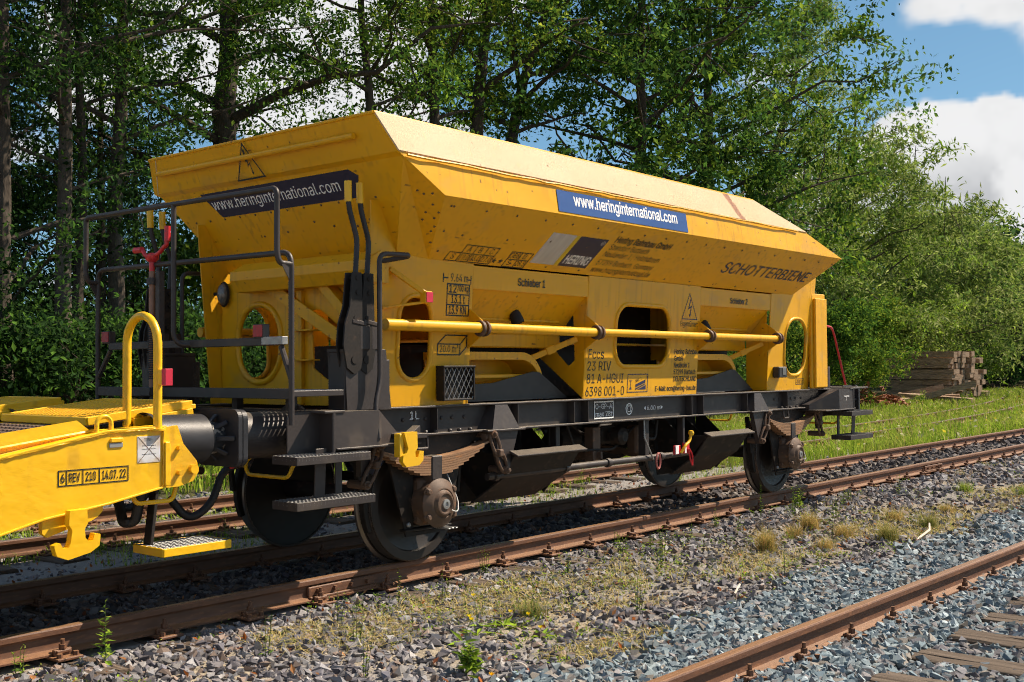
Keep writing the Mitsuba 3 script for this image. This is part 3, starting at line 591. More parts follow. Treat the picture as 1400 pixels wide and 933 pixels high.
frame_lines(g, o_, su, sv, [[(-.26, .155), (-.21, .155)], [(-.235, .155), (-.235, .08)]], .006); g.plate(Polygon([(-.26, .072), (-.21, .072), (-.235, .10)]), o_+[0, -.0015, 0], su, sv, .0004)
k = put(W+'__middle_panel__pictograms', g, NAVYT); labels[k] = {'label': 'warning and loading pictograms printed on the middle panel', 'kind': 'stuff'}
text(W+'__panel_lettering', 'MAX : 12%', SPp(-.145, .135), np.array([.965, 0, .26]), np.array([-.26, -.06, .965]), .03, BLACKP, .15)
g = G(); frame_lines(g, o_, su, sv, [rect(3.27, .065, 3.47, .13)], .007); put(W+'__leg_panel__data_frames', g, BROWN); text(W+'__panel_lettering', '4 REV 000 11.17', SPp(3.285, .075), su, sv, .04, BROWN, .17)
# mesh document box, black end sensor
g = G(); g.box([-2.92, -1.05, 1.235], [-2.56, -1.035, 1.25]); g.box([-2.92, -1.06, 1.235], [-2.905, -.975, 1.50]); g.box([-2.575, -1.06, 1.235], [-2.56, -.975, 1.50]); g.box([-2.925, -1.065, 1.49], [-2.555, -.97, 1.505]); g.box([-2.905, -.99, 1.24], [-2.575, -.975, 1.49])
k = put(W+'__document_box', g, UNDER); g = G()
for t in np.arange(-.24, .36, .055):
    for sg in (1, -1):
        ln = LineString([(-2.9+t, 1.24), (-2.9+t+.25*.62, 1.49)] if sg > 0 else [(-2.9+t+.25*.62, 1.24), (-2.9+t, 1.49)]).intersection(sbox(-2.905, 1.24, -2.575, 1.49))
        if ln.length > .02: (a, b), (c, d) = ln.coords; g.tube([(a, -1.045-.003*sg, b), (c, -1.045-.003*sg, d)], .0028, 4)
put(k+'__wire_mesh', g, GALV)
g = G(); g.box([2.66, -1.06, 1.35], [2.86, -.975, 1.475], .01); k = put(W+'__sensor_box', g, RUBBER); put(k+'__lens', G().box([2.74, -1.066, 1.38], [2.82, -1.058, 1.46], .003), LAMPG)

# platform end wall between the left legs (one oval hole, one open corner), and the right end wall
Pw = Polygon([(-.93, 0), (-.93, 1.0), (.95, 1.0), (.95, 0)]).difference(rrect(.17, .175, .73, .81, .27)).difference(Polygon([(-.22, .72), (-.30, .72), (-.52, .58), (-.52, .42), (-.38, .22), (-.24, .30)]).buffer(.02))
g = G(); g.plate(Pw, (-3.50, 0, 1.205), -Y3*-1, Z3, .010); k = put(W+'__end_wall', g, YEL)
ex = np.array(rrect(.17, .175, .73, .81, .27).exterior.coords); g = G(); g.tube(np.stack([ex[:, 0]*0-3.50, ex[:, 0], ex[:, 1]+1.205], -1), .026, 8, False); put(k+'__hole_rim', g, YEL, True)
g = G(); g.box([-3.54, -.12, 1.21], [-3.50, -.06, 2.1]); 
for z in (1.55, 1.78): g.box([-3.60, -.30, z], [-3.50, -.06, z+.012])
g.bar((-3.56, .36, 2.20), (-3.56, -.60, 1.72), .10, .012, (1, 0, 0)); g.bar((-3.56, -.35, 2.2), (-3.56, -.85, 1.76), .08, .10, (1, 0, 0)); put(k+'__stiffener', g, YEL)
g = G(); g.box([3.56, -1.04, 1.21], [3.94, -1.00, 2.36], .01); g.box([3.60, -1.075, 1.22], [3.92, -1.04, 2.30], .02); put(W+'__end_shield', g, YEL); bolt(g, (3.85, -1.08, 1.97), (0, -1, 0))
# oval bulkhead lamp on the end wall
g = G(); pr = [(0, .072), (.03, .074), (.055, .062), (.072, .035), (.078, 0)]; g.lathe((-3.515, .86, 2.09), -X3, pr, 20)
v = np.concatenate(g.v); v[:, 1] = .88+(v[:, 1]-.86)*.72; v[:, 2] = 2.115+(v[:, 2]-2.09)*1.25; k = put(W+'__bulkhead_lamp', (v, np.concatenate(g.f)), LAMPG, 50)
g = G(); ring_ = [(-3.535, .88+.056*math.cos(a), 2.115+.098*math.sin(a)) for a in np.linspace(0, 2*math.pi, 28)]; g.tube(ring_, .010, 6, False); g.tube([(-3.535, .93, 2.12), (-3.56, .98, 2.12)], .014, 8); put(k+'__bezel', g, UNDER)
# reflector arm on the left leg
g = G(); g.bar((-3.46, -1.03, 2.22), (-3.25, -1.19, 2.035), .05, .035); g.bar((-3.52, -1.01, 1.93), (-3.25, -1.18, 1.975), .035, .02); g.box([-3.285, -1.225, 1.965], [-3.215, -1.165, 2.055]); k = put(W+'__reflector_arm', g, YEL)
put(k+'__reflector', G().box([-3.28, -1.231, 1.972], [-3.212, -1.225, 2.048], .002), REFL)

# underframe: sole bars, headstocks, gussets, stiffeners
for sy in (1, -1):
    g = G(); g.box([-4.2, -1.025*sy, 1.186], [4.2, -.86*sy, 1.201]); g.box([-4.2, -1.025*sy, .975], [4.2, -.86*sy, .992]); g.box([-4.2, -.945*sy, .99], [4.2, -.93*sy, 1.188])
    k = put(W+'__sole_bar', g, GREY)
    g = G()
    for x in (-1.98, -1.20, -.99, .80, 1.03, 1.98, -2.95, 2.95): g.box([x-.005, -1.020*sy, .992], [x+.005, -.945*sy, 1.186], .002)
    put_each(k+'__stiffener', g, GREY)
    g = G()
    for c in (-3, 3):
        for dx in (-.30, -.18, -.06, .12, .24, .38):
            bolt(g, (c+dx*1.0+.05, -.945*sy, 1.10), (0, -sy, 0), .016, .012)
            if c < 0 or dx < .2: bolt(g, (c+dx*.9+.10, -1.0*sy, .994), (0, 0, 1), .018, .022)
    kk = put(k+'__rivet', g, GREY); labels[kk] = {'label': 'rivet heads on the sole bar', 'kind': 'stuff'}
    for c in (-3, 3):
        for e in (-1, 1):
            xc = c+e*.80
            if e*c < 0:   # inner spring brackets: pyramid gusset and hanger plate
                g = G(); y0, y1 = -.945*sy, -1.075*sy
                b = [(xc-.21, y0, .992), (xc+.21, y0, .992), (xc+.17, y1, .992), (xc-.17, y1, .992)]; t = [(xc-.09, y0, 1.186), (xc+.09, y0, 1.186), (xc+.075, -1.022*sy, 1.186), (xc-.075, -1.022*sy, 1.186)]
                g.add(b+t, [[0, 1, 5], [0, 5, 4], [1, 2, 6], [1, 6, 5], [2, 3, 7], [2, 7, 6], [3, 0, 4], [3, 4, 7], [4, 5, 6], [4, 6, 7]])
                g.box([xc-.24, -1.085*sy, .972], [xc+.24, -.86*sy, .990])
                g.plate(Polygon([(xc-.16, .972), (xc+.18, .972), (xc+.05, .62), (xc-.02, .62)]), (0, -1.0*sy, 0), X3, Z3, .05*sy)
            else:         # outer ones: the frame widens to the headstock
                g = G(); d = 1 if c > 0 else -1
                top = [(d*4.2, -.94*sy, 1.199), (d*4.2, -1.27*sy, 1.199), (d*3.80, -1.27*sy, 1.199), (d*3.42, -1.06*sy, 1.02), (d*3.42, -.94*sy, 1.02)]
                bot = [(x, y*1.004, .955) for x, y, z in top]; n = 5
                F = [[0, i, i+1] for i in range(1, 4)]+[[5, 5+i+1, 5+i] for i in range(1, 4)]
                for i in range(5): j = (i+1) % 5; F += [[i, 5+i, 5+j], [i, 5+j, j]]
                g.add(top+bot, F); g.box([d*3.40, -1.29*sy, .943], [d*4.2, -.86*sy, .957])
                g.plate(Polygon([(d*3.72-.05, .945), (d*3.72+.11, .945), (d*3.74+.04, .72), (d*3.74-.03, .72)]), (0, -1.0*sy, 0), X3, Z3, .05*sy)
            put(W+'__spring_bracket', g, GREY)
for e in (-1, 1):
    g = G(); g.box([e*4.2, -1.28, .86], [e*4.23, 1.28, 1.205], .006); g.box([e*4.12, -1.28, 1.19], [e*4.3, 1.28, 1.208]); put(W+'__headstock', g, GREY)
g = G()
for x in (-3.9, -2.2, -1.0, 1.0, 2.2, 3.9): g.box([x-.06, -.9, .98], [x+.06, .9, 1.18])
for y in (-.35, .35): g.box([-4.2, y-.05, .98], [4.2, y+.05, 1.16])
put_each(W+'__cross_member', g, UNDER)
# white marks on the sole bar
fz = .995; fp = lambda x, z: np.array([x, -.946, z])
g = G(); frame_lines(g, fp(0, 0), X3, Z3, [rect(-.80, 1.015, -.50, 1.165)], .012, .002); frame_lines(g, fp(0, 0), X3, Z3, [[(.06, 1.088), (.14, 1.088)], [(.48, 1.088), (.56, 1.088)]], .0, .002) if False else None
g.plate(Point(-.235, 1.085).buffer(.056).difference(Point(-.235, 1.085).buffer(.046)), fp(0, 0)-Y3*.001, X3, Z3, .0004)
for a, d in ((.02, 1), (.36, -1)): g.plate(Polygon([(a, 1.085), (a+.035*d, 1.105), (a+.035*d, 1.065)]), fp(0, 0)-Y3*.001, X3, Z3, .0004)
frame_lines(g, fp(0, 0), X3, Z3, [rect(-.258, 1.06, -.212, 1.115)], .007, .002); put(W+'__sole_bar__marks', g, WHITE)
text(W+'__frame_lettering', 'O-GP-A', fp(-.78, 1.100), X3, Z3, .048, WHITE, .26); text(W+'__frame_lettering', 'max 28t', fp(-.78, 1.030), X3, Z3, .048, WHITE, .26)
text(W+'__frame_lettering', '6.00 m', fp(.075, 1.065), X3, Z3, .042, WHITE, .235)
text(W+'__frame_lettering', '1L', np.array([-3.18, -.948, 1.10]), X3, Z3, .06, WHITE, .10)
text(W+'__frame_lettering', '1', np.array([3.98, -1.275, 1.06]), X3, Z3, .04, WHITE, .02); g = G(); g.box([3.94, -1.277, 1.105], [4.08, -1.274, 1.115], .001); put(W+'__frame_lettering', g, WHITE)

# wheelsets, axle guards, boxes and springs
def wheelset(cx):
    k = nm(W+'__wheelset'); r = .465
    for s in (-1, 1):
        g = G(); ys = lambda q: s*q
        prof = [(.675, .06), (.675, .37), (.668, r-.02), (.672, r+.028), (.690, r+.030), (.706, r+.006), (.716, r), (.815, r-.004), (.820, r-.010), (.820, r-.075), (.80, r-.085), (.775, r-.16), (.775, .20), (.80, .14), (.80, .06)]
        g.lathe((cx, 0, r), (0, s, 0), prof, 64); put(k+'__wheel', g, WHEEL, 30)
        g = G(); g.lathe((cx, 0, r), (0, s, 0), [(.724, r+.0012), (.80, r-.0015), (.818, r-.006)], 64); put(k+'__wheel_tread', g, TREADW, 30)
        g = G(); g.lathe((cx, 0, r), (0, s, 0), [(.664, r+.012), (.667, r+.029), (.690, r+.0312), (.705, r+.009)], 64); put(k+'__wheel_flange', g, TREADW, 30)
    g = G(); g.cyl((cx, -1.0, r), (cx, 1.0, r), .075, 18); put(k+'__axle', g, UNDER)
    for sy in (1, -1):
        g = G(); P = Polygon([(-.62, .975), (.62, .975), (.40, .80), (.22, .22), (-.22, .22), (-.40, .80)]).difference(Polygon([(-.145, .25), (.145, .25), (.145, .70), (-.145, .70)]))
        g.plate(P, (cx, -.93*sy, 0), X3, Z3, .016*sy); g.box([cx-.25, -.975*sy, .262], [cx+.25, -.90*sy, .278]); k2 = put(k+'__axle_guard', g, UNDER)
        g = G()
        for q in (-.2, .2): bolt(g, (cx+q, -.948*sy, .31), (0, -sy, 0), .020, .018)
        for q in (.0, .04, .08): g.box([cx+.05+q, -1.13*sy, .262], [cx+.07+q, -.96*sy, .272])
        put_each(k2+'__bolt', g, GALV)
        g = G(); o = np.array([cx, 0, r]); ax = (0, -sy, 0)
        g.box([cx-.13, -1.0*sy, r-.17], [cx+.13, -.88*sy, r+.19], .03); g.lathe(o, ax, [(.93, .165), (1.06, .168), (1.075, .172)], 32)
        g.box([cx-.06, -1.06*sy, r+.14], [cx+.06, -.95*sy, r+.235], .012); kb = put(k+'__axle_box', g, BROWN, 40)
        g = G(); g.lathe(o, ax, [(1.073, .02), (1.073, .182), (1.085, .186), (1.092, .178), (1.105, .158), (1.125, .128), (1.130, .112), (1.124, .108), (1.128, .10), (1.150, .085), (1.152, .075), (1.140, .068), (1.140, .0)], 36)
        for a in np.radians([35, 145, 215, 325]): bolt(g, (cx+.168*math.cos(a), -1.088*sy, r+.168*math.sin(a)), ax, .026, .034); g.bar((cx+.13*math.cos(a), -1.10*sy, r+.13*math.sin(a)), (cx+.19*math.cos(a), -1.075*sy, r+.19*math.sin(a)), .05, .03, ax)
        put(kb+'__cover', g, BROWN, 30); g = G(); g.lathe(o+np.array([.01, 0, -.005]), ax, [(1.132, .040), (1.150, .038), (1.152, .018), (1.142, .016), (1.142, 0)], 14)
        g.tube(fillet([(cx+.06, -1.135*sy, r-.05), (cx+.13, -1.15*sy, r-.08), (cx+.19, -1.10*sy, r), (cx+.16, -1.0*sy, r+.22)], .05), .006, 6); put(kb+'__speed_sensor', g, GALV, 40)
        # leaf spring: eight leaves of falling length in a buckle
        for j in range(8):
            L = .615-.062*j; n = 17; xs = np.linspace(-L, L, n); zc = lambda x: .815-.0175*j+.085*(x/.6)**2
            g = G(); V = []
            for x in xs:
                for yy, zz in ((-.055, 0), (.055, 0), (.055, -.0150), (-.055, -.0150)): V.append((cx+x, -1.0*sy+yy, zc(x)+zz))
            F = []
            for i in range(n-1):
                for q in range(4): a, b, c, d = i*4+q, i*4+(q+1) % 4, i*4+4+(q+1) % 4, i*4+4+q; F += [[a, b, c], [a, c, d]]
            F += [[0, 2, 1], [0, 3, 2], [4*n-4, 4*n-3, 4*n-2], [4*n-4, 4*n-2, 4*n-1]]
            g.add(V, F); put(k+'__spring_leaf', g, SPRING)
        g = G(); g.box([cx-.055, -1.064*sy, .640], [cx+.055, -.936*sy, .822], .006); g.cyl((cx, -1.0*sy, .60), (cx, -1.0*sy, .66), .05, 12, .04); put(k+'__spring_buckle', g, GREY)
        # double link hangers
        for e in (-1, 1):
            g = G(); a = np.array([cx+e*.64, -1.06*sy, .955]); m = np.array([cx+e*.70, -1.075*sy, .80]); b = np.array([cx+e*.80, -1.06*sy, .655])
            if e < 0 and cx < 0 or e > 0 and cx > 0: a, m, b = np.array([cx+e*.60, -1.06*sy, .93]), np.array([cx+e*.66, -1.075*sy, .80]), np.array([cx+e*.74, -1.06*sy, .66])
            def link(p, q):
                d = q-p; L = np.linalg.norm(d); d /= L; w = np.cross(d, Y3); w /= np.linalg.norm(w)
                pts_ = [p+d*L*.5+d*(L*.5)*math.cos(t)*1.12+w*.042*(abs(math.sin(t))**.6)*np.sign(math.sin(t)) for t in np.linspace(0, 2*math.pi, 22)]; g.tube(pts_, .014, 7, False)
            link(a, m); link(m, b)
            for p_ in (a, b): g.cyl(p_+[0, -.03*sy, 0], p_+[0, .16*sy, 0], .032, 12); bolt(g, p_+[0, -.03*sy, 0], (0, -sy, 0), .02, .025)
            g.box(m-[.03, .04, .03], m+[.03, .04, .03], .01); put(k+'__spring_link', g, BROWN, 45)
        g = G(); g.cyl((cx+.58, -1.02*sy, .93), (cx+.78, -1.02*sy, .955), .030, 12); put(k+'__hanger_pin', g, BROWN, 45)
        # brake block and hanger
        for e in (-1, 1):
            g = G(); a0 = np.array([cx+e*(r+.03), -.77*sy, r+.02]); ang = np.linspace(-.45, .45, 9); pr = [(cx+e*(r+.005)*math.cos(t), -.77*sy, r+(r+.005)*math.sin(t)+.02) for t in ang]
            for i in range(8): g.bar(pr[i], pr[i+1], .08, .05, (0, 1, 0), ext=.006)
            g.bar(a0+[e*.03, 0, 0], a0+[e*.08, 0, .42], .05, .03); put(k+'__brake_block', g, UNDER)
wheelset(-3.0); wheelset(3.0)

# discharge chutes below the frame, brake gear, brake shaft
for x0, x1 in ((-2.12, -1.22), (.98, 1.86)):
    for sy in (1, -1):
        g = G(); sheet(g, [(x0, -1.10*sy, .775), (x1, -1.10*sy, .775), (x1, -.95*sy, .56), (x0, -.95*sy, .56)], .014, (0, 0, 2)); sheet(g, [(x0, -.95*sy, .56), (x1, -.95*sy, .56), (x1-.15, -.70*sy, .36), (x0-.1, -.70*sy, .36)], .014, (0, 0, 2))
        sheet(g, [(x0-.02, -.42*sy, .95), (x1, -.42*sy, .95), (x1-.1, -.55*sy, .35), (x0-.1, -.55*sy, .35)], .014, (0, 3*sy, 0))
        for x in (x0+.02, (x0+x1)/2, x1-.02): g.plate(Polygon([(1.09, .77), (.70, .37), (.45, .60), (.45, .95), (.55, .95), (.75, .775)]), (x, 0, 0), -Y3*sy, Z3, .012)
        k = put(W+'__discharge_chute', g, UNDER)
        g = G(); g.bar((x0-.03, -1.105*sy, .782), (x1+.03, -1.105*sy, .782), .10, .018, (0, -.4*sy, 1)); put(k+'__lip', g, GREY)
g = G(); g.tube([(-2.3, -.95, .60), (.5, -.95, .60), (.82, -.95, .605)], .030, 12)
for x in (-2.2, -1.25, -.6, .3): g.lathe((x, -.95, .60), X3, [(-.025, .03), (-.025, .042), (.025, .042), (.025, .03)], 12)
put(W+'__brake_shaft', g, GREY, 40)
g = G(); g.box([-1.25, -.85, .52], [-1.19, -.78, .99]); g.box([.02, -.96, .60], [.09, -.88, .985]); g.box([.70, -.97, .62], [.74, -.90, .985]); put_each(W+'__hanger_post', g, GREY)
g = G(); g.lathe((-.3, -.1, .66), X3, [(0, 0), (0, .2), (.45, .2), (.5, .15), (.5, 0)], 24); g.lathe((-.9, .5, .75), X3, [(0, 0), (0, .15), (.8, .15), (.83, 0)], 20); put_each(W+'__brake_cylinder', g, UNDER, 40)
g = G(); g.box([-.35, -.70, .74], [-.10, -.45, .94], .03); g.lathe((-.2, -.75, .82), (0, -1, 0), [(0, .09), (.10, .085), (.13, .05), (.13, 0)], 16); g.tube(fillet([(-.2, -.6, .9), (.1, -.6, .95), (.1, -.3, .95)], .05), .018, 8); g.tube(fillet([(-.5, -.5, .7), (-.9, -.5, .72), (-.9, -.5, .95)], .05), .018, 8)
put(W+'__brake_valve', g, UNDER, 40)
g = G(); g.tube([(-2.2, .0, .62), (2.2, .0, .62)], .028, 8); g.box([-2.5, -.6, .50], [-2.42, .6, .58]); g.box([2.42, -.6, .50], [2.5, .6, .58]); g.tube([(-4.2, .3, .9), (4.2, .3, .9)], .02, 8); put(W+'__brake_rigging', g, UNDER)
g = G(); g.lathe((.55, -.35, .78), X3, [(0, 0), (0, .13), (.55, .13), (.57, 0)], 18); g.lathe((-.75, -.45, .80), X3, [(0, 0), (0, .10), (.30, .10), (.32, 0)], 16); put_each(W+'__air_reservoir', g, UNDER, 40)
for j, q in enumerate(([(-1.0, -.78, .96), (-.9, -.80, .72), (-.3, -.80, .70), (.1, -.78, .90)], [(-.7, -.6, .95), (-.6, -.66, .85), (.3, -.66, .86), (.5, -.6, .95)], [(-.45, -.5, .58), (0, -.55, .55), (.5, -.5, .62), (.9, -.4, .70)], [(.15, -.84, .97), (.2, -.84, .78), (.38, -.84, .76), (.42, -.84, .95)])): put(W+'__brake_pipe', G().tube(fillet(q, .06), .013+.004*(j % 2), 7), UNDER, 50)
g = G(); g.bar((-.55, -.2, .62), (-.55, -.85, .66), .03, .07); g.bar((.30, -.2, .66), (.30, -.80, .60), .03, .07); g.box([-.62, -.80, .60], [-.50, -.70, .92]); g.box([.22, -.72, .62], [.40, -.60, .90], .02); put_each(W+'__brake_lever', g, BROWN)
# release pull with ring, brake change-over handle
g = G(); g.tube([(-.03, -.98, .97), (-.03, -.985, .80), (.10, -1.0, .585)], .009, 6); k = put(W+'__release_pull', g, GALV)
g = G(); g.tube([(.19+.035*math.cos(t), -1.0, .565+.075*math.sin(t)*(1 if abs(math.sin(t)) < .99 else 1)) for t in np.linspace(0, 2*math.pi, 24)], .010, 6, False); put(k+'__ring', g, mat('faded_red_paint', (.42, .13, .11), .5))
put(W+'__change_over_plate', G().box([.43, -1.04, .61], [.54, -1.015, .70], .01), RED); g = G(); g.box([.60, -1.04, .61], [.71, -1.015, .72], .01); g.tube(fillet([(.67, -1.05, .66), (.69, -1.06, .54), (.735, -1.06, .475), (.73, -1.06, .60), (.68, -1.05, .66)], .03), .008, 6); k = put(W+'__change_over_plate', g, RED)
g = G(); g.box([.44, -1.045, .615], [.50, -1.038, .70], .002); g.box([.615, -1.045, .615], [.645, -1.038, .72], .002); put(k+'__dial', g, WHITE)
g = G(); g.tube(fillet([(.53, -1.05, .625), (.57, -1.07, .69), (.66, -1.07, .735), (.69, -1.07, .80)], .03), .015, 8); g.lathe((.69, -1.07, .815), Z3, [(-.03, 0), (-.022, .024), (0, .032), (.022, .024), (.03, 0)], 12); put(k+'__handle', g, HANDLEY, 50)
# lift hook and loop under the frame, tie loops
g = G(); hk = Polygon([(-.02, .21), (.10, .21), (.105, .10), (.08, .075), (.085, .03), (.115, .03), (.13, .075), (.165, .07), (.16, .01), (.12, -.02), (.0, -.025), (-.035, .01), (-.03, .05), (.0, .065), (.02, .10)]).buffer(.004)
g.plate(hk, (-3.63, -1.33, .825), X3, Z3, .04); g.box([-3.68, -1.35, .865], [-3.64, -1.29, 1.03]); g.box([-3.64, -1.345, 1.0], [-3.54, -1.27, 1.03]); put(W+'__lifting_hook', g, HANDLEY)
g = G(); g.box([-3.56, -1.31, .985], [-3.36, -1.05, 1.02]); g.bar((-3.40, -1.16, 1.0), (-3.24, -1.08, 1.04), .06, .05); put(W+'__hook_bracket', g, GREY)
for x in (-3.17, 2.86):
    g = G(); g.tube(fillet([(x, -1.0, .97), (x, -1.01, .88), (x+.12, -1.01, .88), (x+.12, -1.0, .97)], .02), .011, 8); put(W+'__tie_loop', g, GREY)

# platform, railing, pedestals and levers
PX = -4.50
g = G(); [g.box([PX, a, 1.305], [-4.06, b, 1.345]) for a, b in ((-1.20, -1.18), (1.18, 1.20), (-.02, .02))]; g.box([-4.08, -1.2, 1.305], [-4.06, 1.2, 1.345]); g.box([PX-.01, -1.2, 1.29], [PX+.01, 1.2, 1.36]); 
for y in (-.9, -.3, .3, .9): g.box([-4.3, y-.03, 1.2], [-4.24, y+.03, 1.315])
put(W+'__platform_floor', g, GREY)
g = G(); g.box([PX-.02, -1.10, 1.645], [PX+.02, 1.0, 1.70]); g.tube([(PX, -1.08, 1.64), (PX, -1.185, 1.42)], .019, 8); g.tube([(PX, 1.0, 1.64), (PX, 1.185, 1.42)], .019, 8); k = put(W+'__knee_beam', g, GREY)
g = G(); g.box([PX-.025, -1.12, 1.650], [PX+.025, -.90, 1.703], .003); put(k+'__end_sleeve', g, GALV)
for y in (1.03, -.87):
    put(k+'__reflector', G().box([PX-.034, y-.048, 1.705], [PX-.028, y+.048, 1.785], .002), REFLD); put(k+'__reflector_holder', G().box([PX-.027, y-.052, 1.695], [PX+.03, y+.052, 1.79]), GREY)
g = G()
pr = fillet([(PX, 1.185, 1.22), (PX, 1.185, 2.275), (PX, -1.185, 2.255), (PX, -1.185, 1.0 if False else 1.12)], .09)
g.tube(pr, .0195, 10); put(W+'__railing', g, GREY, 50); XT = -4.60
g = G(); g.tube(fillet([(PX, 1.185, 2.175), (XT+.02, 1.19, 2.175), (XT, 1.19, 2.23), (XT, 1.19, 2.68), (XT, -1.165, 2.665), (XT, -1.165, 2.23), (XT+.02, -1.17, 2.175), (PX, -1.185, 2.175)], .05), .0195, 10); put(W+'__railing', g, GREY, 50)
g = G(); g.tube(fillet([(XT, 0, 2.67), (XT, 0, 1.72), (XT+.03, -.03, 1.665), (PX, -.08, 1.665)], .04), .0195, 10); put(W+'__railing', g, GREY, 50)
for s in (1, -1): g = G(); g.plate(Polygon([(0, 0), (.09, 0), (.0, -.14)]), (PX-.09, s*1.185, 2.18), X3, Z3, .006) if False else g.plate(Polygon([(0, 0), (.085, 0), (.085, -.13)]), (PX-.085, s*1.187, 2.17), X3, Z3, .006); put(W+'__railing_gusset', g, GREY)
# hand brake column
g = G(); hx, hy = -4.52, .40; g.tube([(hx, hy, 1.35), (hx, hy, 2.22)], .023, 10); k = put(W+'__hand_brake', g, mat('rusty_spindle', proc(lambda p, n, uv: mix((0.16, .085, .055), (.28, .15, .10), fbm(p.x*9, p.y*9, p.z*20))), .5), 40)
g = G(); [g.lathe((hx, hy, 1.42+i*.0165), Z3, [(0, .024), (.004, .032), (.009, .032), (.012, .024)], 12) for i in range(28)]; put(k+'__threaded_sleeve', g, GREASE, 40)
g = G(); g.lathe((hx, hy, 2.12), Z3, [(0, .024), (0, .04), (.05, .04), (.05, .024)], 12); g.box([hx+.0, hy-.09, 1.33], [hx+.05, hy-.04, 2.22]); g.box([hx-.06, hy-.06, 1.30], [hx+.06, hy+.06, 1.36]); put(k+'__bearing_post', g, GREY, 40)
g = G(); g.tube([(hx, hy, 2.20), (hx, hy, 2.31)], .022, 10); g.lathe((hx, hy, 2.31), Z3, [(-.02, .03), (0, .05), (.03, .05), (.045, .02), (.05, 0)], 14)
g.tube(fillet([(hx, hy, 2.33), (hx, hy-.10, 2.35), (hx, hy-.15, 2.39), (hx+.0, hy-.19, 2.40), (hx, hy-.20, 2.53)], .03), .016, 8); g.tube(fillet([(hx, hy, 2.33), (hx, hy+.09, 2.34), (hx, hy+.12, 2.385), (hx, hy+.22, 2.39)], .03), .016, 8)
g.tube([(hx, hy-.20, 2.43), (hx, hy-.20, 2.54)], .023, 10); g.tube([(hx, hy+.13, 2.39), (hx, hy+.23, 2.39)], .023, 10); put(k+'__crank', g, RED, 50)
def lever_station(sy, yy, dx):
    y = -yy*sy
    g = G()
    a = [(-3.97+dx, 1.20), (-3.55+dx, 1.20), (-3.60+dx, 1.62), (-3.99+dx, 1.62)]
    g.plate(Polygon(a), (0, y-.14*sy if False else y+.0, 0), X3, Z3, .012*sy); g.plate(Polygon(a), (0, y+.17*sy, 0), X3, Z3, .012*sy)
    g.bar((-3.965+dx, y+.085*sy, 1.20), (-3.985+dx, y+.085*sy, 1.62), .17, .012, (0, 1, 0)) if False else g.box([-3.985+dx, y, 1.2], [-3.97+dx, y+.17*sy, 1.62]); g.box([-3.99+dx, y-.01*sy, 1.60], [-3.60+dx, y+.18*sy, 1.625]); g.box([-3.62+dx, y, 1.2], [-3.55+dx, y+.17*sy, 1.55]); k = put(W+'__lever_pedestal', g, GREY)
    for j, xo in enumerate((-3.915, -3.795)):
        x = xo+dx; yl = y+.02*sy+j*.01
        g = G(); pl = Polygon([(-.06, 1.50), (.0, 1.46), (.05, 1.49), (.075, 1.60), (.07, 1.76), (.06, 2.15), (-.005, 2.15), (-.03, 1.92), (-.075, 1.80), (-.09, 1.65)]).buffer(.010)
        g.plate(pl, (x, yl-.035*sy, 0), X3, Z3, .014*sy); g.plate(pl, (x, yl+.035*sy, 0), X3, Z3, .014*sy)
        for q, z in ((.03, 2.12), (.03, 2.02), (.01, 1.84), (.0, 1.55)): g.cyl((x+q, yl-.055*sy, z), (x+q, yl+.055*sy, z), .018 if z > 1.8 else .03, 10)
        k2 = put(k+'__lever_cheek' if False else W+'__lever_cheek', g, UNDER)
        g = G(); g.box([x+.05, yl-.05*sy, 1.62], [x+.15, yl+.03*sy, 1.79], .006); g.bar((x-.02, yl-.045*sy, 1.82), (x+.11, yl-.045*sy, 1.80), .02, .03); put(W+'__lever_latch', g, GREY)
        top = 2.80
        g = G(); g.tube(fillet([(x+.03, yl, 1.85), (x+.065, yl, 2.30), (x+.07, yl, 2.40), (x+.0, yl, 2.60), (x-.012, yl, top-.12)], .14), .019, 10); k3 = put(W+'__operating_lever', g, GREASE, 50)
        put(k3+'__grip', G().tube([(x-.010, yl, top-.145), (x-.014, yl, top)], .027, 12), HANDLEY, 40)
lever_station(1, 1.12, 0); lever_station(-1, 1.22, -.10)
for s in (1, -1):
    g = G(); yy = -1.20*s; g.tube(fillet([(-3.56, -1.03*s, 2.265), (-3.42, yy+.02*s, 2.30), (-3.44, yy, 2.31), (-3.725, yy, 2.30), (-3.725, yy, 1.40), (-3.80, yy-.03*s, 1.22), (-3.80, yy-.07*s, 1.0)], .07), .018, 10); put(W+'__grab_rail', g, GREY, 50)

